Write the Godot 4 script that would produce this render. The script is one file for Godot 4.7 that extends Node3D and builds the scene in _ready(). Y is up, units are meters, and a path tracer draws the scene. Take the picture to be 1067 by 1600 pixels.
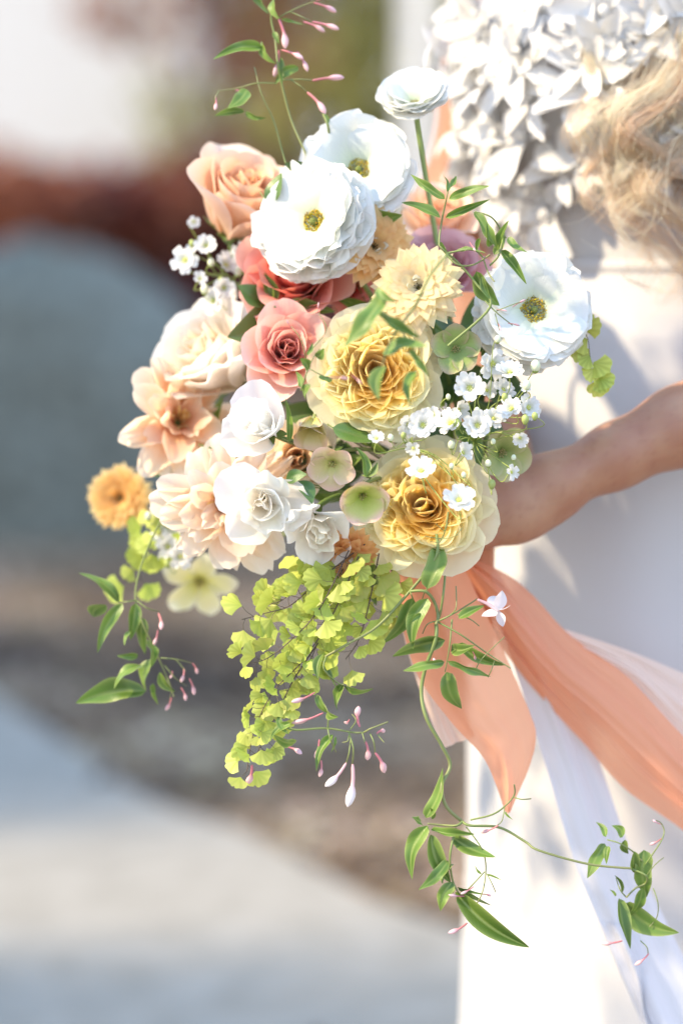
extends Node3D
# A hand-held bridal bouquet in the foreground, the bride cropped at the right, a garden path with a boulder behind.

const DIST := 1.82          # metres from the lens to the middle of the bouquet
const TAN := 0.210526       # half the vertical field: 12 mm over 57 mm
const S := 0.000479         # metres per photograph pixel at the bouquet
var C := Vector3.ZERO
var RT := Vector3.RIGHT
var UPV := Vector3.UP
var FW := Vector3.FORWARD
var rng := RandomNumberGenerator.new()
var M := {}
var BIND := Vector3.ZERO
var SUN := Vector3(-0.70, 0.62, 0.25).normalized()
var names := {}


# ------------------------------------------------------------------ mesh building
class MB:
	var v := PackedVector3Array()
	var n := PackedVector3Array()
	var c := PackedColorArray()
	var uv := PackedVector2Array()
	var ix := PackedInt32Array()

	func grid(nu: int, nv: int, pts: PackedVector3Array, cols: PackedColorArray, wrap := false) -> void:
		var o := v.size()
		var w := nu + 1
		var nn := PackedVector3Array()
		nn.resize(pts.size())
		for j in nv:
			for i in nu:
				var a := j * w + i
				var b := a + 1
				var d := a + w
				var e := d + 1
				var f1 := (pts[e] - pts[a]).cross(pts[b] - pts[a])
				var f2 := (pts[d] - pts[a]).cross(pts[e] - pts[a])
				nn[a] += f1 + f2
				nn[b] += f1
				nn[e] += f1 + f2
				nn[d] += f2
				ix.append_array(PackedInt32Array([o + a, o + b, o + e, o + a, o + e, o + d]))
		if wrap:
			for j in nv + 1:
				var s := nn[j * w] + nn[j * w + nu]
				nn[j * w] = s
				nn[j * w + nu] = s
		for j in nv + 1:
			for i in w:
				uv.append(Vector2(float(i) / nu, float(j) / nv))
		for k in nn.size():
			nn[k] = nn[k].normalized() if nn[k].length_squared() > 1e-20 else Vector3.UP
		v.append_array(pts)
		n.append_array(nn)
		c.append_array(cols)

	func tube(p: PackedVector3Array, r0: float, r1: float, sides: int, c0: Color, c1: Color, cap := true) -> void:
		var pts := PackedVector3Array()
		var cols := PackedColorArray()
		var last := p.size() - 1
		if last < 1:
			return
		var side := (p[1] - p[0]).cross(Vector3(0.31, 0.87, 0.37)).normalized()
		var rings := 0
		for i in last + 1:
			var t := (p[mini(i + 1, last)] - p[maxi(i - 1, 0)]).normalized()
			side = (side - t * side.dot(t)).normalized()
			var up := t.cross(side)
			var f := float(i) / last
			var r := lerpf(r0, r1, f)
			var reps := 2 if cap and (i == 0 or i == last) else 1
			for k in reps:
				var rr := r
				var sh := Vector3.ZERO
				if reps == 2 and ((i == 0 and k == 0) or (i == last and k == 1)):
					rr = r * 0.02
					sh = t * r * (-0.5 if i == 0 else 0.5)
				for s in sides + 1:
					var a := -TAU * s / sides
					pts.append(p[i] + sh + (side * cos(a) + up * sin(a)) * rr)
					cols.append(c0.lerp(c1, f))
				rings += 1
		grid(sides, rings - 1, pts, cols, true)

	func ball(at: Vector3, r: Vector3, col: Color, nu := 8, nv := 6) -> void:
		var pts := PackedVector3Array()
		var cols := PackedColorArray()
		for j in nv + 1:
			var b := PI * j / nv
			for i in nu + 1:
				var a := TAU * i / nu
				pts.append(at + Vector3(cos(a) * sin(b), cos(b), sin(a) * sin(b)) * r)
				cols.append(col)
		grid(nu, nv, pts, cols, true)

	func commit() -> ArrayMesh:
		var arr := []
		arr.resize(Mesh.ARRAY_MAX)
		arr[Mesh.ARRAY_VERTEX] = v
		arr[Mesh.ARRAY_NORMAL] = n
		arr[Mesh.ARRAY_COLOR] = c
		arr[Mesh.ARRAY_TEX_UV] = uv
		arr[Mesh.ARRAY_INDEX] = ix
		var m := ArrayMesh.new()
		m.add_surface_from_arrays(Mesh.PRIMITIVE_TRIANGLES, arr)
		return m


func P(x: float, y: float, d := 0.0) -> Vector3:      # a point d metres nearer than the bouquet's plane
	var depth := DIST - d
	var k := TAN * depth / 800.0
	return C + FW * depth + RT * ((x - 533.5) * k) + UPV * ((800.0 - y) * k)


func G(x: float, y: float) -> Vector3:               # where that sight line meets the ground
	var a := P(x, y) - C
	return C + a * (-C.y / a.y)


func V(r: float, u: float, t: float) -> Vector3:      # right, up, towards the viewer
	return (RT * r + UPV * u - FW * t).normalized()


func rr(a: float, b: float) -> float:
	return rng.randf_range(a, b)


func L(r: float, g: float, b: float) -> Color:        # a linear (real-world) base colour
	return Color(r, g, b)


func A(r: float, g: float, b: float) -> Color:        # the same for albedo_color
	return Color(r, g, b).linear_to_srgb()


func numbered(called: String) -> String:
	var k: int = names.get(called, 0)
	names[called] = k + 1
	return called if k == 0 else "%s_%03d" % [called, k]


func thing(called: String, label: String, category: String, at: Vector3, group := "") -> Node3D:
	var o := Node3D.new()
	o.name = numbered(called)
	add_child(o, true)
	o.position = at
	o.set_meta("label", label)
	o.set_meta("category", category)
	if group:
		o.set_meta("group", group)
	return o


func part(called: String, mesh: Mesh, mat: Material, parent: Node3D, xf := Transform3D()) -> MeshInstance3D:
	var o := MeshInstance3D.new()
	o.mesh = mesh
	o.material_override = mat
	var key := "%d/%s" % [parent.get_instance_id(), called]
	var k: int = names.get(key, 0)
	names[key] = k + 1
	o.name = called if k == 0 else "%s_%03d" % [called, k]
	o.transform = xf
	parent.add_child(o, true)
	return o


func structure(called: String, mesh: Mesh, mat: Material) -> MeshInstance3D:
	var o := MeshInstance3D.new()
	o.name = numbered(called)
	o.mesh = mesh
	o.material_override = mat
	o.set_meta("kind", "structure")
	add_child(o, true)
	return o


func spline(pts: Array, per := 6) -> PackedVector3Array:   # Catmull-Rom through points
	var out := PackedVector3Array()
	var n := pts.size()
	for i in n - 1:
		var a: Vector3 = pts[maxi(i - 1, 0)]
		var b: Vector3 = pts[i]
		var c: Vector3 = pts[i + 1]
		var d: Vector3 = pts[mini(i + 2, n - 1)]
		for k in per:
			out.append(b.cubic_interpolate(c, a, d, float(k) / per))
	out.append(pts[n - 1])
	return out


func px_path(a: Array, d: float, per := 6, wob := 0.0) -> PackedVector3Array:   # [x, y, x, y, ...] at depth d
	var pts := []
	for i in a.size() / 2:
		pts.append(P(a[i * 2], a[i * 2 + 1], d + wob * sin(i * 1.9)))
	return spline(pts, per)


func local(o: Node3D, p: PackedVector3Array) -> PackedVector3Array:
	return o.transform.affine_inverse() * p


func tube_mesh(p: PackedVector3Array, r0: float, r1: float, c0: Color, c1: Color, sides := 7) -> ArrayMesh:
	var b := MB.new()
	b.tube(p, r0, r1, sides, c0, c1)
	return b.commit()


# ------------------------------------------------------------------ petals
# A petal grows from the flower's axis (+Y) outwards along +Z. Angles are from the axis.
func petal(q: Dictionary) -> ArrayMesh:
	var len_: float = q.L
	var W: float = q.W
	var base: float = q.get("base", 0.3)
	var wide: float = q.get("wide", 0.65)
	var nar: float = q.get("nar", 0.15)
	var tipk: float = q.get("tipk", 0.25)
	var tipn: float = q.get("tipn", 2.2)
	var th0: float = deg_to_rad(q.get("a", 60.0))
	var th1: float = deg_to_rad(q.get("b", 90.0))
	var thp: float = q.get("p", 1.3)
	var R: float = q.get("R", 1e3)
	var ruf: float = q.get("ruf", 0.03) * len_
	var rn: float = q.get("rn", 3.0)
	var notch: float = q.get("notch", 0.0)
	var fray: float = q.get("fray", 0.02)
	var nu: int = q.get("nu", 10)
	var nv: int = q.get("nv", 9)
	var c0: Color = q.c0
	var c1: Color = q.c1
	var c2: Color = q.get("c2", c1)
	var ph := rr(0, TAU)
	var ph2 := rr(0, TAU)
	var lean: float = rr(-0.12, 0.12) * float(q.get("lean", 1.0))
	var cz := PackedFloat32Array()
	var cy := PackedFloat32Array()
	var ct := PackedFloat32Array()
	var z := 0.0
	var y := 0.0
	for i in 33:
		var t := i / 32.0
		var th := lerpf(th0, th1, pow(t, thp))
		cz.append(z)
		cy.append(y)
		ct.append(th)
		z += sin(th) * len_ / 32.0
		y += cos(th) * len_ / 32.0
	var pts := PackedVector3Array()
	var cols := PackedColorArray()
	var fr := PackedFloat32Array()
	for i in nu + 1:
		fr.append(rr(-1, 1) * fray)
	for j in nv + 1:
		for i in nu + 1:
			var u := 2.0 * i / nu - 1.0
			var au := absf(u)
			var t := float(j) / nv
			var reach := 1.0 - tipk * pow(au, tipn) - notch * exp(-u * u / 0.04) + fr[i]
			t *= reach
			var w := base + (1.0 - base) * sin(PI * 0.5 * minf(t / wide, 1.0))
			if t > wide:
				var e := (t - wide) / (1.0 - wide)
				w *= 1.0 - nar * e * e
			var x := u * w * W * 0.5
			var tf := clampf(t, 0, 1) * 32.0
			var k := mini(int(tf), 31)
			var f := tf - k
			var pz := lerpf(cz[k], cz[k + 1], f)
			var py := lerpf(cy[k], cy[k + 1], f)
			var th := lerpf(ct[k], ct[k + 1], f)
			var xx := x
			var lift := 0.0
			if R < 100.0:
				var ang := clampf(x / R, -2.6, 2.6)
				xx = R * sin(ang)
				lift = R * (1.0 - cos(ang))
			lift += ruf * t * t * (sin(rn * u * 2.2 + ph) * (0.35 + 0.65 * au) + 0.35 * sin(rn * 2.3 * u + ph2))
			lift += ruf * 0.25 * sin(7.0 * t + ph2) * t
			xx += lean * pz * 0.6
			pts.append(Vector3(xx, py + lift * sin(th), pz - lift * cos(th)))
			var col := c0.lerp(c1, smoothstep(0.0, 0.62, t))
			col = col.lerp(c2, clampf(maxf(smoothstep(0.62, 1.02, t), pow(au, 4.0) * 0.8), 0, 1))
			cols.append(col)
	var b := MB.new()
	b.grid(nu, nv, pts, cols)
	return b.commit()


func turn(az: float, r0 := 0.0, h0 := 0.0, yaw := 0.0, tilt := 0.0) -> Transform3D:
	var B := Basis(Vector3.UP, az)
	return Transform3D(B * Basis(Vector3.UP, yaw) * Basis(Vector3.RIGHT, tilt), B * Vector3(0, h0, r0))


func jit(c: Color, k: float) -> Color:
	var s := 1.0 + rr(-k, k)
	return Color(clampf(c.r * s, 0, 0.92), clampf(c.g * s * (1.0 + rr(-k, k) * 0.4), 0, 0.92), clampf(c.b * s * (1.0 + rr(-k, k) * 0.5), 0, 0.92))


func bloom(called: String, label: String, category: String, x: float, y: float, d: float, axis: Vector3, group := "", sink := 0.0) -> Node3D:
	var o := thing(called, label, category, P(x, y, d) - axis * sink, group)
	var side := axis.cross(V(0.2, 0.1, 1.0))
	if side.length() < 0.05:
		side = axis.cross(UPV)
	side = side.normalized()
	o.basis = Basis(side, axis, side.cross(axis)).orthonormalized() * Basis(Vector3.UP, rr(0, TAU))
	return o


func stem_to_bind(o: Node3D, r := 0.0017, col := Color(0.13, 0.2, 0.05), throw := 0.05) -> void:
	var a := o.position
	var ax := o.basis.y
	var spread := Vector3(rr(-1, 1), 0, rr(-1, 1)) * 0.0095
	var b := BIND + spread
	var e := b + Vector3(rr(-0.006, 0.006), -0.105 - rr(0.0, 0.02), rr(-0.006, 0.006)) + spread * 0.4
	var q := []
	var p1 := a - ax * throw
	var p2 := b + (a - b).normalized() * 0.03 + Vector3(0, 0.035, -0.01)
	for i in 13:
		q.append(a.bezier_interpolate(p1, p2, b, i / 12.0))
	q.append(b.lerp(e, 0.5))
	q.append(e)
	part("stem", tube_mesh(local(o, spline(q, 2)), r, r * 1.15, col, col * 0.85, 6), M.stem, o)


func sepals(o: Node3D, R: float, n := 5, col := Color(0.16, 0.24, 0.06)) -> void:
	for i in n:
		part("sepal", petal({"L": R * 0.62, "W": R * 0.2, "a": 80.0, "b": 40.0 + rr(-30, 60), "base": 0.7, "wide": 0.3, "nar": 0.7, "tipk": 0.5, "tipn": 1.0, "R": R * 0.3, "nu": 4, "nv": 6, "c0": col, "c1": col, "c2": jit(col, 0.3)}), M.leaf, o, turn(TAU * i / n + rr(-0.2, 0.2), R * 0.04))
	var b := MB.new()
	b.ball(Vector3(0, -R * 0.05, 0), Vector3(R * 0.13, R * 0.15, R * 0.13), col * 0.9, 10, 6)
	part("hip", b.commit(), M.stem, o)


func stamens(o: Node3D, n: int, r0: float, r1: float, h: float, th: float, ca: Color, cb: Color, tip: float, called := "stamens", vary := 0.25) -> void:
	var b := MB.new()
	for i in n:
		var a := i * 2.39996
		var f := sqrt((i + 0.5) / n)
		var r := lerpf(r0, r1, f)
		var lean := f * 0.55 + rr(-0.12, 0.12)
		var hh := h * (1.0 - 0.25 * f + rr(-0.12, 0.12))
		var dirn := Vector3(cos(a) * sin(lean), cos(lean), sin(a) * sin(lean))
		var p0 := Vector3(cos(a) * r, 0, sin(a) * r)
		var pts := PackedVector3Array([p0, p0 + dirn * hh * 0.5, p0 + dirn * hh])
		b.tube(pts, th, th * 0.8, 4, ca, ca, false)
		b.ball(p0 + dirn * hh, Vector3(tip, tip * 1.3, tip), jit(cb, vary), 5, 4)
	var m := part(called, b.commit(), M.stamen, o)
	m.set_meta("kind", "stuff")


# ------------------------------------------------------------------ flowers
func ranunculus(o: Node3D, R: float, cup: float, deep := 0, crump := 1.0, eye := 1.0) -> void:
	var g := L(0.66, 0.74, 0.50)
	var w1 := L(0.80, 0.82, 0.77)
	var w2 := L(0.83, 0.83, 0.80)
	var rows := [[6, 1.06, 76, 106, -0.07], [6, 1.05, 71, 98, -0.035], [6, 1.03, 65, 93, -0.01], [5, 0.99, 57, 89, 0.0]]
	for k in deep:
		rows.append([7, 1.04, 78, 128 + 16 * k, -0.16 - 0.07 * k])
	for row in rows:
		var off := rr(0, TAU)
		for i in row[0]:
			var len_: float = R * row[1] * rr(0.93, 1.05)
			part("petal", petal({"L": len_, "W": len_ * rr(1.3, 1.6), "a": row[2] - cup, "b": row[3] - cup * 1.2 + rr(-8, 8) * crump, "p": 1.1, "base": 0.32, "wide": 0.72, "nar": 0.1, "tipk": 0.26, "tipn": 2.4,
				"R": R * rr(1.1, 2.2), "ruf": rr(0.035, 0.075) * crump, "rn": rr(1.8, 3.6) * (0.6 + 0.4 * crump), "fray": 0.014, "notch": rr(-0.02, 0.05), "nu": 16, "nv": 13, "c0": g, "c1": jit(w1, 0.03), "c2": jit(w2, 0.03)}), M.petal, o,
				turn(off + TAU * i / row[0] + rr(-0.15, 0.15), R * 0.04, R * row[4] + rr(-0.012, 0.012) * R))
	var b := MB.new()
	b.ball(Vector3(0, R * 0.06, 0), Vector3(R * 0.065, R * 0.13, R * 0.065), L(0.24, 0.28, 0.06), 12, 8)
	for i in 40:
		var f := (i + 0.5) / 40.0
		var a := i * 2.39996
		var e := acos(1.0 - f * 0.9)
		b.ball(Vector3(cos(a) * sin(e) * R * 0.065, R * 0.06 + cos(e) * R * 0.13, sin(a) * sin(e) * R * 0.065), Vector3.ONE * R * 0.011, L(0.3, 0.34, 0.1), 5, 3)
	part("pistil", b.commit(), M.stamen, o)
	stamens(o, 210, R * 0.075, R * 0.19 * eye, R * 0.14, R * 0.0075, L(0.36, 0.29, 0.04), L(0.46, 0.34, 0.02), R * 0.019, "stamens", 0.55)
	stem_to_bind(o, 0.0021, Color(0.25, 0.34, 0.11))


func garden_rose(o: Node3D, R: float) -> void:
	var core := L(0.98, 0.72, 0.31)
	var mid := L(0.98, 0.765, 0.36)
	var pale := L(0.98, 0.80, 0.40)
	var cream := L(0.98, 0.88, 0.64)
	# petals lean out more and more from the middle; their tips make one shallow, crowded face
	var n := 74
	for i in n:
		var f := sqrt((i + 0.6) / n)
		var H := R * 0.50
		var rt := R * 0.98 * f
		var a := rad_to_deg(atan2(rt * 0.92, H))
		var col := core.lerp(mid, smoothstep(0.1, 0.55, f)).lerp(pale, smoothstep(0.5, 0.8, f)).lerp(cream, smoothstep(0.78, 1.0, f))
		var wob := 1.0 - smoothstep(0.45, 0.85, f)
		part("petal", petal({"L": sqrt(rt * rt * 0.85 + H * H) * rr(0.93, 1.05), "W": R * lerpf(0.38, 1.08, f) * rr(0.88, 1.15), "a": a - 4.0 + rr(-5, 5), "b": a + lerpf(-6, 10, f) - 46.0 * smoothstep(0.34, 0.0, f) + rr(-9, 9), "p": 1.4,
			"base": 0.4, "wide": 0.72, "tipk": 0.17, "tipn": 2.3, "R": R * lerpf(0.12, 0.5, f) * rr(0.85, 1.25), "ruf": rr(0.025, 0.065), "rn": rr(1.5, 3.4), "fray": 0.007, "notch": rr(-0.03, 0.06), "nu": 13, "nv": 10,
			"c0": core.lerp(mid, f), "c1": jit(col, 0.03), "c2": jit(col.lerp(cream, 0.10 + 0.6 * f * f), 0.03)}), M.petal_glow if f < 0.75 else M.petal_thin, o,
			turn(i * 2.39996 + rr(-0.3, 0.3), R * lerpf(0.03, 0.10, f), R * 0.05 + rr(-0.04, 0.04) * R - R * 0.12 * smoothstep(0.8, 1.0, f), rr(-0.8, 0.8) * wob))
	for i in 9:
		part("petal", petal({"L": R * rr(1.06, 1.18), "W": R * rr(1.0, 1.2), "a": 64.0 + rr(-5, 5), "b": 92.0 + rr(-10, 8), "p": 1.6, "base": 0.4, "wide": 0.68, "tipk": 0.2, "tipn": 2.3, "R": R * 0.7, "ruf": rr(0.03, 0.06), "rn": rr(2, 4), "fray": 0.012, "nu": 12, "nv": 11,
			"c0": pale, "c1": jit(cream, 0.03), "c2": jit(cream, 0.02)}), M.petal_thin, o, turn(i * TAU / 9 + rr(-0.15, 0.15), R * 0.08, -R * 0.08))
	sepals(o, R * 0.6)
	stem_to_bind(o, 0.0024)


func rose(o: Node3D, R: float, open: float, n: int, c_in: Color, c_out: Color, c_edge: Color, mat: Material = null, loose := 1.0) -> void:
	for i in n:
		var f := float(i) / (n - 1)
		var e := pow(f, 1.35)
		part("petal", petal({"L": R * lerpf(0.95, 1.22, f) * rr(0.95, 1.05), "W": R * lerpf(0.5, 1.3, f) * rr(0.92, 1.1), "a": lerpf(3, 34 + open * 14, e), "b": lerpf(-12 - 8 * (loose - 1), 22 + open * 78, e) + rr(-6, 6) * loose * loose, "p": lerpf(1.2, 2.0, f),
			"base": 0.4, "wide": 0.66, "tipk": 0.24, "tipn": 2.1, "R": R * lerpf(0.11, 0.62, f) * (0.5 + 0.5 * loose), "ruf": lerpf(0.015, 0.06, f) * loose, "rn": rr(1.5, 3.5) * (0.7 + 0.3 * loose), "fray": 0.012 * loose, "notch": rr(-0.05, 0.05) * loose, "nu": 12, "nv": 11,
			"c0": c_in.lerp(c_out, 0.3), "c1": jit(c_in.lerp(c_out, f), 0.04), "c2": jit(c_in.lerp(c_edge, 0.3 + 0.7 * f), 0.04)}), mat if mat else M.petal, o, turn(i * 2.39996 + rr(-0.3, 0.3) * (loose - 1.0), R * lerpf(0.015 * loose * loose, 0.1, f), R * lerpf(0.12, 0.0, f), rr(-0.35, 0.35) * (loose - 1.0)))
	sepals(o, R * 0.8)
	stem_to_bind(o, 0.0022)


func strawflower(o: Node3D, R: float, c_in: Color, c_out: Color, flat := 0.0) -> void:
	var rows := [[19, 1.0, 74, 104, 0.0], [19, 0.97, 70, 94, 0.03], [18, 0.86, 62, 84, 0.06], [15, 0.70, 52, 74, 0.085], [11, 0.5, 40, 62, 0.10]]
	for row in rows:
		var off := rr(0, TAU)
		for i in row[0]:
			var len_: float = R * row[1] * rr(0.93, 1.06)
			part("petal", petal({"L": len_, "W": R * 0.36 * rr(0.88, 1.1) * (0.6 + 0.4 * row[1]), "a": row[2] - flat + rr(-4, 4), "b": row[3] - flat * 1.6 + rr(-7, 7), "base": 0.4, "wide": 0.6, "nar": 0.45, "tipk": 0.24, "tipn": 1.2, "R": R * rr(0.3, 0.6),
				"ruf": 0.012, "rn": 2.0, "fray": 0.01, "nu": 6, "nv": 7, "c0": c_in, "c1": jit(c_in.lerp(c_out, 0.35), 0.05), "c2": jit(c_out, 0.07)}), M.petal_thin, o, turn(off + TAU * i / row[0] + rr(-0.09, 0.09), R * 0.05, R * row[4]))
	stamens(o, 46, 0.0, R * 0.13, R * 0.16, R * 0.013, L(0.05, 0.045, 0.02), L(0.09, 0.07, 0.02), R * 0.018, "disc_florets")
	for i in 4:
		part("inner_petal", petal({"L": R * rr(0.22, 0.36), "W": R * 0.2, "a": 20.0 + rr(-10, 15), "b": -30.0 + rr(-40, 50), "tipk": 0.3, "tipn": 1.2, "R": R * 0.12, "nu": 6, "nv": 7, "c0": c_in, "c1": L(0.8, 0.82, 0.72), "c2": L(0.84, 0.84, 0.78)}), M.petal, o, turn(rr(0, TAU), R * 0.13, R * 0.09))
	stem_to_bind(o, 0.0015)


func dahlia(o: Node3D, R: float, c_in: Color, c_out: Color, c_edge: Color, tuft := 1.0) -> void:
	var rows := [[8, 1.05, 66, 106, 0.0], [8, 1.0, 54, 86, 0.03], [7, 0.86, 38, 66, 0.06], [6, 0.66, 22, 44, 0.09]]
	for row in rows:
		var off := rr(0, TAU)
		for i in row[0]:
			var len_: float = R * row[1] * rr(0.86, 1.1)
			part("petal", petal({"L": len_, "W": len_ * rr(0.46, 0.66), "a": row[2] + rr(-8, 8), "b": row[3] + rr(-18, 18), "p": rr(1.0, 1.9), "base": 0.3, "wide": 0.66, "nar": 0.12, "tipk": 0.3, "tipn": 2.0, "R": R * rr(0.22, 0.42),
				"ruf": rr(0.05, 0.15), "rn": rr(1.5, 4.0), "fray": 0.018, "notch": rr(-0.03, 0.09), "lean": 2.6, "nu": 11, "nv": 11, "c0": c_in, "c1": jit(c_out, 0.05), "c2": jit(c_edge, 0.04)}), M.petal_thin, o, turn(off + TAU * i / row[0] + rr(-0.22, 0.22), R * 0.06, R * row[4], rr(-0.15, 0.15)))
	for i in 30:
		var f := sqrt((i + 0.5) / 30.0)
		part("petaloid", petal({"L": R * rr(0.24, 0.40) * tuft, "W": R * rr(0.05, 0.085), "a": f * 34 + rr(-10, 10), "b": f * 20 + rr(-30, 40), "base": 0.45, "wide": 0.8, "tipk": 0.25, "tipn": 1.5, "R": R * 0.04, "nu": 4, "nv": 5, "c0": L(0.85, 0.42, 0.06), "c1": L(0.9, 0.62, 0.2), "c2": L(0.9, 0.76, 0.42)}), M.petal, o, turn(i * 2.39996, R * 0.14 * f, R * 0.09))
	sepals(o, R * 0.5)
	stem_to_bind(o, 0.0022)


func hellebore(o: Node3D, R: float, a: float, b: float, c_in: Color, c_out: Color, c_edge: Color, broad := 1.0) -> void:
	for i in 5:
		part("sepal", petal({"L": R * rr(0.96, 1.05), "W": R * rr(1.0, 1.14) * broad, "a": a + rr(-4, 4), "b": b + rr(-6, 6), "base": 0.35, "wide": 0.6, "nar": 0.2, "tipk": 0.32, "tipn": 2.2, "R": R * 0.9, "ruf": 0.03, "rn": 2.0, "fray": 0.006, "nu": 12, "nv": 10, "c0": c_in, "c1": jit(c_out, 0.06), "c2": jit(c_edge, 0.06)}), M.petal_waxy, o, turn(TAU * i / 5 + rr(-0.07, 0.07), R * 0.03, R * 0.012 * (i % 2)))
	stamens(o, 14, 0.0, R * 0.07, R * 0.2, R * 0.011, L(0.35, 0.36, 0.12), L(0.55, 0.42, 0.2), R * 0.022)
	stem_to_bind(o, 0.0017, Color(0.2, 0.24, 0.08))


# ------------------------------------------------------------------ leaves
func leaf_mesh(w: float, arch: float, fold: float, wave: float, sharp: float, ca: Color, cb: Color, ce: Color) -> ArrayMesh:
	var nu := 8
	var nv := 14
	var pts := PackedVector3Array()
	var cols := PackedColorArray()
	var ph := rr(0, TAU)
	var bend := rr(-0.14, 0.14)
	var twist := rr(-1.1, 1.1)
	for j in nv + 1:
		var t := float(j) / nv
		var ww := w * 0.5 * pow(maxf(sin(PI * pow(t, sharp)), 0.0), 0.85) + 0.004
		for i in nu + 1:
			var u := 2.0 * i / nu - 1.0
			var x := u * ww
			var y := -arch * t * t + fold * absf(x) + wave * sin(t * 11.0 + ph + u) * absf(u) * ww + twist * x * t
			pts.append(Vector3(x + bend * sin(PI * t), y + arch * t * 0.6, t))
			var col := ca.lerp(cb, clampf(0.5 + 0.5 * sin(t * 5.0 + ph), 0, 1))
			col = col.lerp(ce, clampf(pow(absf(u), 5.0) * 0.8 + (0.5 if absf(u) < 0.05 else 0.0), 0, 1))
			cols.append(col)
	var b := MB.new()
	b.grid(nu, nv, pts, cols)
	return b.commit()


func fan_mesh(teeth: int, ca: Color, cb: Color) -> ArrayMesh:       # maidenhair leaflet, unit length
	var nu := 22
	var nv := 6
	var pts := PackedVector3Array()
	var cols := PackedColorArray()
	var ph := rr(0, TAU)
	for j in nv + 1:
		var t := float(j) / nv
		for i in nu + 1:
			var u := 2.0 * i / nu - 1.0
			var ang := u * (1.0 + 0.22 * t)
			var r := t * (0.95 - 0.16 * pow(absf(u), 3.0) + 0.085 * t * absf(cos(u * teeth * PI * 0.5 + ph)) - (0.16 * t * t * exp(-pow((u - 0.35 * sin(ph)) / 0.07, 2.0)))) + 0.02
			pts.append(Vector3(sin(ang) * r * 0.86, 0.05 * sin(u * 2.6 + ph) * t + 0.16 * t * t * cos(ph * 2.0) - 0.12 * u * u * t + 0.02 * sin(u * 8.0) * t, cos(ang) * r))
			cols.append(ca.lerp(cb, clampf(t * 0.8 + 0.3 * sin(u * 17.0 + ph) * t, 0, 1)))
	var b := MB.new()
	b.grid(nu, nv, pts, cols)
	return b.commit()


func put_leaf(o: Node3D, called: String, mesh: Mesh, mat: Material, a: Vector3, b: Vector3, nrm: Vector3, ws := 1.0) -> MeshInstance3D:
	var z := b - a
	var len_ := z.length()
	z = z / len_
	var y := (nrm - z * nrm.dot(z)).normalized()
	var x := y.cross(z)
	var t := Transform3D(Basis(x * len_ * ws, y * len_, z * len_), a)
	return part(called, mesh, mat, o, o.transform.affine_inverse() * t)


func bud_mesh(pink: Color, tip: Color) -> ArrayMesh:                  # slender jasmine bud, unit length along +Z
	var pts := PackedVector3Array()
	var cols := PackedColorArray()
	for j in 13:
		var t := j / 12.0
		var r := 0.035 + 0.012 * t
		if t > 0.5:
			r = 0.041 + 0.062 * sin(PI * clampf((t - 0.5) / 0.5, 0, 1)) * (1.0 - 0.35 * (t - 0.5))
		if t > 0.97:
			r = 0.006
		if t < 0.05:
			r = 0.02
		for i in 9:
			var a := -TAU * i / 8
			pts.append(Vector3(cos(a) * r + 0.05 * sin(PI * t), sin(a) * r, t))
			cols.append(pink.lerp(tip, smoothstep(0.35, 0.8, t)))
	var b := MB.new()
	b.grid(8, 12, pts, cols, true)
	return b.commit()


func nrm_near(k := 0.7) -> Vector3:
	return V(rr(-k, k), rr(-k, k) + 0.3, 1.0)


# one climbing sprig: stems [path, r0, r1], leaves [ax, ay, bx, by], buds [ax, ay, bx, by]
func vine(label: String, d: float, stems: Array, leaves: Array, buds: Array, kind := "jasmine", ws := 1.0, group := "jasmine vines") -> Node3D:
	var s0: Array = stems[0][0]
	var o := thing("jasmine_vine", label, "vine", P(s0[0], s0[1], d - 0.01), group)
	for s in stems:
		part("stem", tube_mesh(local(o, px_path(s[0], d, 7, 0.004)), s[1] * S, s[2] * S, M.c_stem, M.c_stem2, 7), M.stem, o)
	for lf in leaves:
		var da := rr(-0.006, 0.008)
		var db := da + rr(-0.012, 0.018)
		put_leaf(o, "leaf", M.leaves[rng.randi() % M.leaves.size()], M.leaf, P(lf[0], lf[1], d + da), P(lf[2], lf[3], d + db), nrm_near(0.75), ws * rr(0.8, 1.05) * (lf[4] if lf.size() > 4 else 1.0))
	for bd in buds:
		put_leaf(o, "bud", M.buds[rng.randi() % M.buds.size()], M.bud, P(bd[0], bd[1], d + 0.002), P(bd[2], bd[3], d + rr(-0.004, 0.008)), nrm_near(), bd[4] if bd.size() > 4 else 1.0)
	return o


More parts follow.
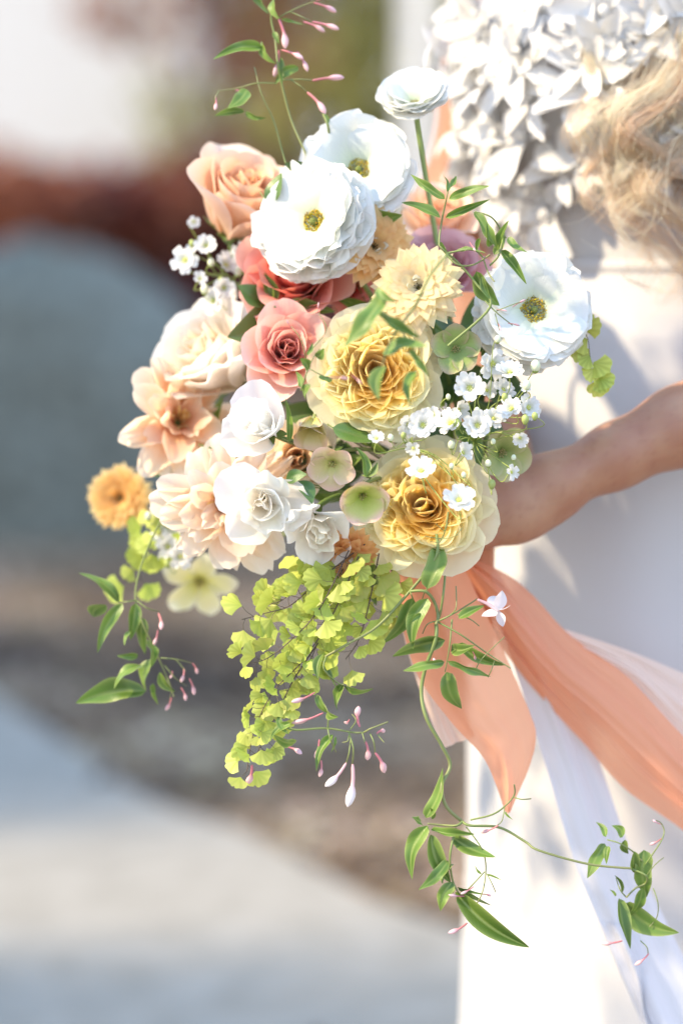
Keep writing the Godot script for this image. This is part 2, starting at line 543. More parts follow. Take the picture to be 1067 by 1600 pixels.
func frond(label: String, path: Array, d: float, size: float, step: float, reach := 26.0, dw := 0.0) -> Node3D:
	var o := thing("maidenhair_frond", label, "fern", P(path[0], path[1], d), "maidenhair fern fronds under the flowers")
	var p := px_path(path, d, 9, dw)
	part("stem", tube_mesh(local(o, p), 1.2 * S, 0.7 * S, L(0.06, 0.035, 0.03), L(0.10, 0.07, 0.04), 5), M.stem, o)
	var acc := 0.0
	var sidek := 1.0
	for i in range(1, p.size()):
		acc += (p[i] - p[i - 1]).length() / S
		while acc > step:
			acc -= step
			sidek = -sidek
			var t := (p[i] - p[i - 1]).normalized()
			var side := t.cross(-FW).normalized() * sidek
			var dirn := (side * rr(0.6, 1.0) + t * rr(0.1, 0.8) - FW * rr(-0.5, 0.7)).normalized()
			var len_ := size * S * rr(0.75, 1.25)
			var a := p[i] + dirn * reach * S * rr(0.15, 1.0)
			part("stalk", tube_mesh(local(o, PackedVector3Array([p[i], a.lerp(p[i], 0.5) + t * 0.001, a])), 0.55 * S, 0.4 * S, L(0.06, 0.035, 0.03), L(0.12, 0.1, 0.04), 4), M.stem, o)
			put_leaf(o, "leaflet", M.fans[rng.randi() % M.fans.size()], M.fern, a, a + (dirn + Vector3(rr(-0.4, 0.4), rr(-0.5, 0.2), 0)).normalized() * len_, nrm_near(0.9), rr(0.9, 1.2))
	return o


# ------------------------------------------------------------------ materials
func pic(w: int, h: int, f: Callable) -> ImageTexture:
	var im := Image.create(w, h, false, Image.FORMAT_RGB8)
	for y in h:
		for x in w:
			var k: float = clampf(f.call(x, y), 0.0, 1.0)
			im.set_pixel(x, y, Color(k, k, k))
	return ImageTexture.create_from_image(im)


func noise(freq: float, oct: int, sd: int) -> FastNoiseLite:
	var n := FastNoiseLite.new()
	n.seed = sd
	n.frequency = freq
	n.fractal_octaves = oct
	return n


func mat(called: String, rough: float, back := 0.0, vertex := true, col := Color.WHITE) -> StandardMaterial3D:
	var m := StandardMaterial3D.new()
	m.resource_name = called
	m.roughness = rough
	m.albedo_color = col
	m.vertex_color_use_as_albedo = vertex
	m.cull_mode = BaseMaterial3D.CULL_DISABLED
	if back > 0.0:
		m.backlight_enabled = true
		m.backlight = Color(back, back, back).linear_to_srgb()
		if not vertex:
			var lin := col.srgb_to_linear()
			m.backlight = (lin * (back / maxf(lin.r, maxf(lin.g, lin.b)))).linear_to_srgb()
	M[called] = m
	return m


func relief(m: StandardMaterial3D, t: Texture2D, cm: float, tri := 0.0) -> void:
	m.heightmap_enabled = true
	m.heightmap_texture = t
	m.heightmap_scale = cm
	if tri > 0.0:
		m.uv1_triplanar = true
		m.uv1_world_triplanar = true
		m.uv1_scale = Vector3.ONE * tri


func seamless(freq: float, oct: int, sd: int, a: Color, b: Color, c: Color, side := 512) -> NoiseTexture2D:
	var t := NoiseTexture2D.new()
	t.width = side
	t.height = side
	t.seamless = true
	t.noise = noise(freq, oct, sd)
	var g := Gradient.new()
	g.set_color(0, a)
	g.set_color(1, c)
	g.add_point(0.5, b)
	t.color_ramp = g
	return t


func materials() -> void:
	var n1 := noise(0.09, 3, 3)
	var n2 := noise(0.03, 3, 8)
	var veins := pic(192, 192, func(x, y): return 0.5 + 0.38 * n1.get_noise_2d(x * 1.5, y * 0.12) + 0.35 * n2.get_noise_2d(x, y))
	var nv := noise(0.05, 2, 5)
	var leafv := pic(128, 256, func(x, y): return 0.5 + 0.22 * sin((absf(x - 64.0) * 0.55 - y) * 0.42 + 1.5 * nv.get_noise_2d(x, y)) + (0.25 if absf(x - 64.0) < 3.0 else 0.0) + 0.2 * nv.get_noise_2d(x * 2.0, y * 2.0))
	var petal_m := mat("petal", 0.55, 0.75)
	relief(petal_m, veins, 0.035)
	petal_m.rim_enabled = true
	petal_m.rim = 0.25
	var wx := mat("petal_waxy", 0.45, 0.28)
	relief(wx, veins, 0.03)
	var thin := mat("petal_thin", 0.5, 1.25)
	relief(thin, veins, 0.03)
	relief(mat("petal_glow", 0.5, 1.7), veins, 0.03)
	relief(mat("leaf", 0.42, 0.5), leafv, 0.011)
	relief(mat("dark_leaf", 0.38, 0.25), leafv, 0.014)
	mat("fern", 0.5, 0.95)
	mat("stem", 0.5)
	mat("stamen", 0.7, 0.2)
	mat("bud", 0.4, 0.4)
	M.c_stem = L(0.16, 0.22, 0.06)
	M.c_stem2 = L(0.20, 0.21, 0.08)
	M.leaves = []
	var e := L(0.30, 0.36, 0.10)
	for i in 7:
		M.leaves.append(leaf_mesh(rr(0.27, 0.38), rr(-0.1, 0.38), rr(0.1, 0.8), rr(0.05, 0.28), rr(0.55, 0.74), jit(L(0.075, 0.15, 0.022), 0.2), jit(L(0.13, 0.22, 0.035), 0.2), e))
	M.dark_leaves = []
	for i in 5:
		M.dark_leaves.append(leaf_mesh(rr(0.42, 0.56), rr(0.0, 0.25), rr(0.05, 0.35), rr(0.0, 0.1), rr(0.7, 0.85), jit(L(0.05, 0.11, 0.025), 0.25), jit(L(0.085, 0.15, 0.035), 0.25), L(0.12, 0.17, 0.06)))
	M.fans = []
	for i in 8:
		M.fans.append(fan_mesh(3 + i % 4, jit(L(0.40, 0.48, 0.08), 0.2), jit(L(0.58, 0.64, 0.15), 0.2)))
	M.buds = []
	for i in 4:
		M.buds.append(bud_mesh(jit(L(0.62, 0.22, 0.24), 0.15), jit(L(0.78, 0.52, 0.54), 0.08)))
	M.white_bud = bud_mesh(L(0.72, 0.42, 0.44), L(0.8, 0.76, 0.77))
	M.red_bud = bud_mesh(L(0.5, 0.1, 0.1), L(0.62, 0.2, 0.2))

	# cloth
	var weave := pic(128, 128, func(x, y): return 0.5 + 0.25 * sin(x * TAU / 8.0) * (1.0 if (y / 4) % 2 == 0 else -1.0) + 0.2 * sin(y * TAU / 8.0))
	var dress := mat("dress", 0.75, 0.12, false, A(0.52, 0.52, 0.53))
	relief(dress, weave, 0.006, 40.0)
	dress.rim_enabled = true
	dress.rim = 0.3
	var lace := mat("lace", 0.8, 0.35, false, A(0.70, 0.70, 0.69))
	relief(lace, veins, 0.05)
	for q in [["silk_peach", A(0.82, 0.37, 0.21), 0.45, 0.9], ["silk_pale", A(0.82, 0.64, 0.55), 0.4, 1.0], ["satin_white", A(0.60, 0.59, 0.62), 0.38, 0.3]]:
		var m := mat(q[0], q[2], q[3], false, q[1])
		relief(m, weave, 0.004, 60.0)
		m.rim_enabled = true
		m.rim = 0.25
		m.rim_tint = 0.9
		m.metallic_specular = 0.3
		if q[0] != "satin_white":
			m.transparency = BaseMaterial3D.TRANSPARENCY_ALPHA
			m.albedo_color.a = 0.88
	var pores := seamless(0.09, 3, 4, Color(0.3, 0.3, 0.3), Color(0.55, 0.55, 0.55), Color(0.8, 0.8, 0.8), 256)
	var skin := mat("skin", 0.48, 0.0)
	relief(skin, pores, 0.02, 22.0)
	skin.subsurf_scatter_enabled = true
	skin.subsurf_scatter_strength = 0.12
	mat("hair", 0.36, 0.6)
	mat("eye", 0.15)

	# the garden
	var soil := mat("soil", 0.95, 0.0, false)
	soil.albedo_texture = seamless(0.02, 5, 11, A(0.085, 0.05, 0.025), A(0.165, 0.105, 0.056), A(0.33, 0.23, 0.135), 1024)
	soil.uv1_triplanar = true
	soil.uv1_world_triplanar = true
	soil.uv1_scale = Vector3.ONE * 0.55
	var conc := mat("concrete", 0.9, 0.0, false)
	conc.albedo_texture = seamless(0.012, 5, 21, A(0.205, 0.185, 0.15), A(0.25, 0.228, 0.19), A(0.295, 0.27, 0.23), 1024)
	conc.uv1_triplanar = true
	conc.uv1_world_triplanar = true
	conc.uv1_scale = Vector3.ONE * 0.6
	var stone := mat("stone", 0.9, 0.0, false)
	stone.albedo_texture = seamless(0.012, 5, 31, A(0.07, 0.077, 0.064), A(0.14, 0.15, 0.125), A(0.27, 0.28, 0.24), 1024)
	relief(stone, seamless(0.02, 5, 33, Color.BLACK, Color(0.5, 0.5, 0.5), Color.WHITE, 512), 2.0, 0.9)
	mat("pebble", 0.9)
	mat("foliage", 0.6, 0.55)
	mat("bark", 0.9, 0.0, false, A(0.12, 0.085, 0.065))
	var siding := mat("siding", 0.7, 0.0, false, A(0.60, 0.61, 0.61))
	relief(siding, pores, 0.1, 2.0)
	mat("trim", 0.6, 0.0, false, A(0.82, 0.81, 0.79))
	mat("roof", 0.9, 0.0, false, A(0.12, 0.11, 0.11))
	var glass := mat("glass", 0.06, 0.0, false, Color(0.06, 0.08, 0.1))
	glass.metallic_specular = 0.8
	var lawn := mat("lawn", 0.9, 0.0, false)
	lawn.albedo_texture = seamless(0.03, 4, 41, A(0.10, 0.13, 0.03), A(0.17, 0.20, 0.05), A(0.26, 0.27, 0.09), 512)
	lawn.uv1_triplanar = true
	lawn.uv1_world_triplanar = true
	lawn.uv1_scale = Vector3.ONE * 0.4


# ------------------------------------------------------------------ the garden behind
func flat_sheet(pts: Array, y: float) -> ArrayMesh:
	var b := MB.new()
	var poly := PackedVector2Array()
	for p in pts:
		poly.append(Vector2(p.x, p.z))
	var ix := Geometry2D.triangulate_polygon(poly)
	for p in poly:
		b.v.append(Vector3(p.x, y, p.y))
		b.n.append(Vector3.UP)
		b.c.append(Color.WHITE)
		b.uv.append(p)
	for k in range(0, ix.size(), 3):
		var a := poly[ix[k]]
		var q := poly[ix[k + 1]]
		var r := poly[ix[k + 2]]
		if (q - a).cross(r - a) < 0.0:
			b.ix.append_array(PackedInt32Array([ix[k], ix[k + 2], ix[k + 1]]))
		else:
			b.ix.append_array(PackedInt32Array([ix[k], ix[k + 1], ix[k + 2]]))
	return b.commit()


func ground() -> void:
	var g := []
	for i in 24:
		g.append(Vector3(cos(TAU * i / 24) * 160.0, 0, sin(TAU * i / 24) * 160.0 - 30.0))
	structure("ground", flat_sheet(g, 0.0), M.soil)
	# the concrete path that crosses the lower left
	var e := [[-900, 770], [-420, 930], [0, 1115], [110, 1190], [200, 1256], [290, 1298], [380, 1326], [480, 1380], [590, 1442], [700, 1480], [900, 1570], [1400, 1760]]
	var pts := []
	for q in e:
		pts.append(G(q[0], q[1]))
	pts.append(Vector3(3.4, 0, 3.5))
	pts.append(Vector3(-9, 0, 3.5))
	pts.append(Vector3(-9, 0, pts[0].z))
	var top := flat_sheet(pts, 0.035)
	structure("path", top, M.concrete)
	var b := MB.new()
	var pv := PackedVector3Array()
	var cc := PackedColorArray()
	for y in [0.035, 0.0]:
		for i in e.size():
			pv.append(Vector3(pts[i].x, y, pts[i].z))
			cc.append(Color.WHITE)
	b.grid(e.size() - 1, 1, pv, cc)
	structure("path_edge", b.commit(), M.concrete)


func scatter(called: String, parent: Node3D, mesh: Mesh, m: Material, where: Array, cols: Array) -> void:
	var mm := MultiMesh.new()
	mm.transform_format = MultiMesh.TRANSFORM_3D
	mm.use_colors = true
	mm.mesh = mesh
	mm.instance_count = where.size()
	for i in where.size():
		mm.set_instance_transform(i, where[i])
		mm.set_instance_color(i, cols[i])
	var o := MultiMeshInstance3D.new()
	o.name = called if parent != self else numbered(called)
	o.multimesh = mm
	o.material_override = m
	o.set_meta("kind", "stuff")
	parent.add_child(o, true)
	if parent == self:
		o.set_meta("label", {"leaf_litter": "brown and pale leaf litter and bark chips strewn over the bare ground"}.get(called, called))
		o.set_meta("category", "leaf litter")


func blade() -> ArrayMesh:       # a folded leaf of two halves, about 1 across
	var b := MB.new()
	var pts := PackedVector3Array([Vector3(-0.04, 0, 0), Vector3(0, 0.0, 0), Vector3(0.04, 0, 0), Vector3(-0.34, 0.12, 0.45), Vector3(0, 0.0, 0.5), Vector3(0.34, 0.12, 0.45), Vector3(-0.03, -0.1, 1), Vector3(0, -0.12, 1), Vector3(0.03, -0.1, 1)])
	var c := PackedColorArray()
	c.resize(9)
	c.fill(Color.WHITE)
	b.grid(2, 2, pts, c)
	return b.commit()


func crown(o: Node3D, called: String, n: int, clumps: Array, size: float, cols: Array) -> void:
	var w := []
	var cc := []
	for i in n:
		var k: Array = clumps[rng.randi() % clumps.size()]
		var d := Vector3(rr(-1, 1), rr(-1, 1), rr(-1, 1)).normalized() * pow(rng.randf(), 0.4)
		var p: Vector3 = k[0] + d * Vector3(k[1], k[1] * 0.75, k[1])
		var s := size * rr(0.7, 1.35)
		w.append(Transform3D(Basis.from_euler(Vector3(rr(-1.2, 1.2), rr(0, TAU), rr(-1.2, 1.2))).scaled(Vector3.ONE * s), p))
		cc.append(jit(cols[rng.randi() % cols.size()], 0.25))
	scatter(called, o, M.blade, M.foliage, w, cc)


func tree(called: String, label: String, at: Vector3, h: float, r: float, n: int, size: float, cols: Array, group := "", low := 0.35, trunk_r := 0.12) -> void:
	var o := thing(called, label, "tree", at, group)
	var b := MB.new()
	var top := Vector3(rr(-0.2, 0.2), h * 0.75, rr(-0.2, 0.2))
	b.tube(spline([Vector3(0, -0.1, 0), Vector3(rr(-0.1, 0.1), h * 0.35, 0), top], 5), trunk_r, trunk_r * 0.35, 8, Color.WHITE, Color.WHITE)
	part("trunk", b.commit(), M.bark, o)
	var clumps := []
	for i in 17:
		var a := rr(0, TAU)
		var f := rr(low, 1.0)
		var q := Vector3(cos(a) * r * rr(0.2, 0.8) * (1.15 - f * 0.6), h * f, sin(a) * r * rr(0.2, 0.8) * (1.15 - f * 0.6))
		clumps.append([q, r * rr(0.3, 0.46)])
		if i < 8:
			var l := MB.new()
			l.tube(spline([Vector3(0, h * f * 0.55, 0), q * 0.6 + Vector3(0, h * f * 0.28, 0), q], 4), trunk_r * 0.4, 0.015, 5, Color.WHITE, Color.WHITE)
			part("limb", l.commit(), M.bark, o)
	crown(o, "crown", n, clumps, size, cols)


func shrub(label: String, at: Vector3, h: float, r: float, n: int, size: float, cols: Array, group: String, called := "barberry_shrub") -> void:
	var o := thing(called, label, "shrub", at, group)
	var clumps := []
	for i in 12:
		var a := rr(0, TAU)
		clumps.append([Vector3(cos(a) * r * rr(0.1, 0.75), h * rr(0.22, 0.82), sin(a) * r * rr(0.1, 0.75)), r * rr(0.3, 0.45)])
	for i in 7:
		var a := TAU * i / 7
		part("stem", tube_mesh(spline([Vector3(0, -0.02, 0), Vector3(cos(a) * r * 0.3, h * 0.4, sin(a) * r * 0.3), Vector3(cos(a) * r * 0.7, h * 0.8, sin(a) * r * 0.7)], 4), 0.014, 0.005, Color.WHITE, Color.WHITE, 5), M.bark, o)
	crown(o, "foliage", n, clumps, size, cols)


func boulder() -> void:
	var base := G(70, 850)
	var o := thing("boulder", "big rounded blue grey boulder at the left edge of the mulch bed", "boulder", Vector3(base.x, 0, base.z - 0.45))
	var nz := noise(0.55, 4, 77)
	var b := MB.new()
	var nu := 72
	var nv := 44
	var pts := PackedVector3Array()
	var cols := PackedColorArray()
	for j in nv + 1:
		var e := PI * (j / float(nv)) * 0.62
		for i in nu + 1:
			var a := TAU * i / nu
			var d := Vector3(cos(a) * sin(e), cos(e), sin(a) * sin(e))
			var p := Vector3(signf(d.x) * pow(absf(d.x), 0.85) * 0.60, pow(maxf(d.y, 0), 0.75) * 1.0 + minf(d.y, 0) * 0.35, signf(d.z) * pow(absf(d.z), 0.85) * 0.5)
			p *= 1.0 + 0.12 * nz.get_noise_3dv(d * 2.2) + 0.03 * nz.get_noise_3dv(d * 9.0)
			pts.append(p + Vector3(0, 0.02, 0))
			cols.append(Color.WHITE)
	b.grid(nu, nv, pts, cols, true)
	part("stone", b.commit(), M.stone, o)


func wall_box(o: Node3D, called: String, at: Vector3, size: Vector3, m: Material) -> MeshInstance3D:
	var bm := BoxMesh.new()
	bm.size = size
	return part(called, bm, m, o, Transform3D(Basis(), at))


func house() -> void:
	# a pale clapboard house far off at the upper left; its right corner ends at x = 285 in the photograph
	var depth := 26.0
	var corner := P(292, 330, DIST - depth)
	var o := thing("white_house", "pale clapboard house in the upper left corner, seen out of focus", "house", Vector3(corner.x, 0, corner.z))
	var w := 11.0
	wall_box(o, "wall", Vector3(-w / 2, 2.7, -4), Vector3(w, 5.4, 8), M.siding)
	for k in 26:
		wall_box(o, "clapboard", Vector3(-w / 2, 0.15 + k * 0.2, 0.012), Vector3(w, 0.19, 0.02), M.siding)
	wall_box(o, "corner_board", Vector3(-0.09, 2.7, 0.03), Vector3(0.18, 5.4, 0.05), M.trim)
	for q in [[-7.9, 1.6], [-7.9, 4.0], [-10.0, 1.6]]:
		var f := wall_box(o, "window", Vector3(q[0], q[1], 0.04), Vector3(1.1, 1.5, 0.07), M.trim)
		wall_box(f, "pane", Vector3(-0.25, 0, 0.037), Vector3(0.44, 1.34, 0.012), M.glass)
		wall_box(f, "pane", Vector3(0.25, 0, 0.037), Vector3(0.44, 1.34, 0.012), M.glass)
	var pr := PrismMesh.new()
	pr.size = Vector3(w + 0.8, 2.6, 9.0)
	part("roof", pr, M.roof, o, Transform3D(Basis(), Vector3(-w / 2, 6.71, -4)))


func garden() -> void:
	M.blade = blade()
	ground()
	boulder()
	house()
	# leaf litter and chips on the bed between boulder and path
	var w := []
	var cc := []
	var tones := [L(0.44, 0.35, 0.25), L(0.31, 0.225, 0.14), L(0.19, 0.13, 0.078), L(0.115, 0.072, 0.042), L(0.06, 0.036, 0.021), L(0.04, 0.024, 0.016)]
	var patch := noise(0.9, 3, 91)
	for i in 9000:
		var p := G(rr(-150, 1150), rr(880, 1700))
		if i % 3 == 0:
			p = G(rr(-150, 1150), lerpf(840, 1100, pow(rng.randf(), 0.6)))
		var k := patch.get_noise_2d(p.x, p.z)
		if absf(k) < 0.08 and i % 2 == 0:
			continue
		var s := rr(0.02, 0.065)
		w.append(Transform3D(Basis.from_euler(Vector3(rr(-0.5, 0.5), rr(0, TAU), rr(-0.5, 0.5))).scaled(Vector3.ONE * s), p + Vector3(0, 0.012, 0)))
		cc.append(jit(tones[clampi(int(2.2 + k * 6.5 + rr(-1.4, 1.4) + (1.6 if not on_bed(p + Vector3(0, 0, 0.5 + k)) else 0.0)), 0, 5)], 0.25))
	var keep := []
	var kc := []
	for i in w.size():
		if on_bed(w[i].origin) or rng.randf() < 0.003:
			if not on_bed(w[i].origin):
				w[i].origin.y = 0.05
			keep.append(w[i])
			kc.append(cc[i])
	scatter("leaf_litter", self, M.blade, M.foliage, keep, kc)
	# reddish shrubs behind the boulder
	var red := [L(0.15, 0.04, 0.032), L(0.20, 0.05, 0.036), L(0.10, 0.032, 0.028)]
	var rust := [L(0.28, 0.08, 0.035), L(0.32, 0.105, 0.045), L(0.20, 0.055, 0.03)]
	var g := "reddish shrubs behind the boulder"
	for q in [[-60, 13.5, 1.55, 1.0, 1, "low rust coloured shrub at the left edge, above the boulder"], [70, 14.0, 1.58, 0.9, 1, "rust brown shrub right above the top of the boulder"], [190, 14.5, 1.7, 0.8, 0, "dark wine red shrub rising to the right of the boulder"],
			[275, 15.5, 1.72, 0.75, 0, "tallest dark red shrub, left of the blush rose"], [370, 15.0, 1.6, 0.8, 0, "dark red shrub showing above the blush rose"], [470, 16.0, 1.4, 0.8, 1, "brownish red shrub half hidden by the upper white flowers"]]:
		var p := P(q[0], 333, DIST - q[1])
		shrub(q[5], Vector3(p.x, 0, p.z), q[2], q[3], 4200, 0.095, rust if q[4] else red, g)
	# a red-leaved maple and green trees
	var mp := P(352, 333, DIST - 17.5)
	tree("red_maple", "reddish brown maple whose leaves hang behind the top jasmine sprig", Vector3(mp.x, 0, mp.z), 4.6, 1.25, 2400, 0.11, [L(0.30, 0.11, 0.06), L(0.22, 0.08, 0.05), L(0.34, 0.17, 0.09)], "", 0.5, 0.1)
	var gr := [L(0.30, 0.29, 0.085), L(0.35, 0.33, 0.12), L(0.22, 0.22, 0.06)]
	var k := 0
	for q in [[455, 23.0, 4.2, 1.6, "olive green tree out of focus behind the upper white ranunculus"], [560, 25.0, 5.2, 2.0, "broad olive green tree left of the pale post"], [700, 27.0, 6.0, 2.2, "green tree behind the bride's right shoulder"], [860, 26.0, 5.5, 2.2, "green tree hidden for the most part by the bride"], [1050, 25.0, 5.0, 2.2, "green tree at the right edge behind the bride's hair"]]:
		var p := P(q[0], 333, DIST - q[1])
		tree("green_tree", q[4], Vector3(p.x, 0, p.z), q[2], q[3], 2300, 0.2, gr, "green trees at the back", 0.1, 0.13)
	# trees outside the picture, to the left, whose crowns shade the bed, the boulder and part of the path
	for q in [[-6.8, -5.1, 6.6, 2.75, "shade tree beyond the left edge, next to the boulder"], [-6.7, -1.7, 6.0, 1.9, "shade tree beyond the left edge, next to the path"], [-6.5, 0.95, 5.8, 0.9, "smaller shade tree beyond the left edge, nearest to the path"]]:
		tree("shade_tree", q[4], Vector3(q[0], 0, q[1]), q[2], q[3], int(950 * q[3] * q[3]), 0.17, gr, "trees beyond the left edge", 0.62, 0.14)
	var lp := []
	for q in [[380, 352], [1500, 352]]:
		lp.append(G(q[0], q[1]))
	lp.append(G(1500, 385))
	lp.append(G(380, 385))
	structure("lawn", flat_sheet(lp, 0.004), M.lawn)
	# the pale post of a porch or arbour
	var pp := P(652, 333, DIST - 12.0)
	var o := thing("garden_post", "tall pale post out of focus above the topmost white ranunculus", "post", Vector3(pp.x, 0, pp.z))
	wall_box(o, "shaft", Vector3(0, 1.6, 0), Vector3(0.13, 3.2, 0.13), M.trim)
	wall_box(o, "foot", Vector3(0, 0.09, 0), Vector3(0.18, 0.18, 0.18), M.trim)
	wall_box(o, "cap", Vector3(0, 3.24, 0), Vector3(0.2, 0.08, 0.2), M.trim)


func on_bed(p: Vector3) -> bool:
	for q in [[-420, 930, 0, 1115], [0, 1115, 200, 1256], [200, 1256, 380, 1326], [380, 1326, 700, 1480], [700, 1480, 1400, 1760]]:
		var a := G(q[0], q[1])
		var b := G(q[2], q[3])
		if p.x >= a.x and p.x < b.x:
			return p.z < lerpf(a.z, b.z, (p.x - a.x) / (b.x - a.x)) - 0.03
	return false


# ------------------------------------------------------------------ the bride
var PO := Vector3(0.276, 0.0, -0.345)
var PF := Vector3(-0.72, 0, 0.694).normalized()
var PL := Vector3(0.694, 0, 0.72).normalized()      # towards her left


func B(l: float, y: float, f: float) -> Vector3:
	return PO + PL * l + PF * f + Vector3(0, y, 0)


func nets(b: MB, bones: Array, h: float, k: float, tint: Callable) -> void:
	var lo := Vector3.ONE * 1e9
	var hi := -lo
	for q in bones:
		var r := maxf(q[2], q[3]) + h * 3.0
		lo = lo.min(q[0] - Vector3.ONE * r).min(q[1] - Vector3.ONE * r)
		hi = hi.max(q[0] + Vector3.ONE * r).max(q[1] + Vector3.ONE * r)
	var nx := int((hi.x - lo.x) / h) + 2
	var ny := int((hi.y - lo.y) / h) + 2
	var nz := int((hi.z - lo.z) / h) + 2
	var f := PackedFloat32Array()
	f.resize(nx * ny * nz)
	f.fill(1.0)
	for q in bones:
		var a: Vector3 = q[0]
		var c: Vector3 = q[1]
		var ra: float = q[2]
		var rb: float = q[3]
		var ab := c - a
		var l2 := maxf(ab.length_squared(), 1e-12)
		var kk: float = q[4] if q.size() > 4 else k
		var m := maxf(ra, rb) + maxf(2.5 * h, kk)
		var p0 := ((a.min(c) - Vector3.ONE * m - lo) / h).max(Vector3.ZERO)
		var p1 := ((a.max(c) + Vector3.ONE * m - lo) / h)
		for z in range(int(p0.z), mini(int(p1.z) + 2, nz)):
			for y in range(int(p0.y), mini(int(p1.y) + 2, ny)):
				var row := (z * ny + y) * nx
				for x in range(int(p0.x), mini(int(p1.x) + 2, nx)):
					var p := lo + Vector3(x, y, z) * h - a
					var t := clampf(p.dot(ab) / l2, 0.0, 1.0)
					var d := (p - ab * t).length() - lerpf(ra, rb, t)
					var o := f[row + x]
					var hh := clampf(0.5 + 0.5 * (o - d) / kk, 0.0, 1.0)
					f[row + x] = lerpf(o, d, hh) - kk * hh * (1.0 - hh)
	var id := PackedInt32Array()
	id.resize(nx * ny * nz)
	id.fill(-1)
	var first := b.v.size()
	var sx := 1
	var sy := nx
	var sz := nx * ny
	var off := PackedInt32Array([0, sx, sy, sx + sy, sz, sx + sz, sy + sz, sx + sy + sz])
	for z in nz - 1:
		for y in ny - 1:
			for x in nx - 1:
				var i := z * sz + y * sy + x
				var inside := 0
				for o in 8:
					if f[i + off[o]] < 0.0:
						inside += 1
				if inside == 0 or inside == 8:
					continue
				var s := Vector3.ZERO
				var n := 0
				for e in [[0, 1], [2, 3], [4, 5], [6, 7], [0, 2], [1, 3], [4, 6], [5, 7], [0, 4], [1, 5], [2, 6], [3, 7]]:
					var fa := f[i + off[e[0]]]
					var fb := f[i + off[e[1]]]
					if (fa < 0.0) != (fb < 0.0):
						var t := fa / (fa - fb)
						var u := Vector3(e[0] & 1, (e[0] >> 1) & 1, e[0] >> 2)
						var w := Vector3(e[1] & 1, (e[1] >> 1) & 1, e[1] >> 2)
						s += u.lerp(w, t)
						n += 1
				id[i] = b.v.size()
				var pos := lo + (Vector3(x, y, z) + s / n) * h
				b.v.append(pos)
				b.n.append(Vector3.ZERO)
				b.c.append(tint.call(pos))
				b.uv.append(Vector2(pos.x, pos.y) * 4.0)
	var quad := func(p: int, q: int, r: int, s: int, flip: bool) -> void:
		if p < 0 or q < 0 or r < 0 or s < 0:
			return
		if flip:
			b.ix.append_array(PackedInt32Array([p, q, r, p, r, s]))
		else:
			b.ix.append_array(PackedInt32Array([p, s, r, p, r, q]))
	for z in range(1, nz - 1):
		for y in range(1, ny - 1):
			for x in range(1, nx - 1):
				var i := z * sz + y * sy + x
				var fin := f[i] < 0.0
				if fin != (f[i + sx] < 0.0):
					quad.call(id[i - sy - sz], id[i - sz], id[i], id[i - sy], not fin)
				if fin != (f[i + sy] < 0.0):
					quad.call(id[i - sz - sx], id[i - sx], id[i], id[i - sz], not fin)
				if fin != (f[i + sz] < 0.0):
					quad.call(id[i - sx - sy], id[i - sy], id[i], id[i - sx], not fin)
	for k2 in range(0, b.ix.size(), 3):
		var p := b.ix[k2]
		if p < first:
			continue
		var q := b.ix[k2 + 1]
		var r := b.ix[k2 + 2]
		var nn := (b.v[r] - b.v[p]).cross(b.v[q] - b.v[p])
		b.n[p] += nn
		b.n[q] += nn
		b.n[r] += nn
	for i in range(first, b.n.size()):
		b.n[i] = b.n[i].normalized()


func chain(out: Array, pts: Array, rad: Array, k := -1.0) -> void:
	for i in pts.size() - 1:
		var q := [pts[i], pts[i + 1], rad[i], rad[i + 1]]
		if k > 0.0:
			q.append(k)
		out.append(q)


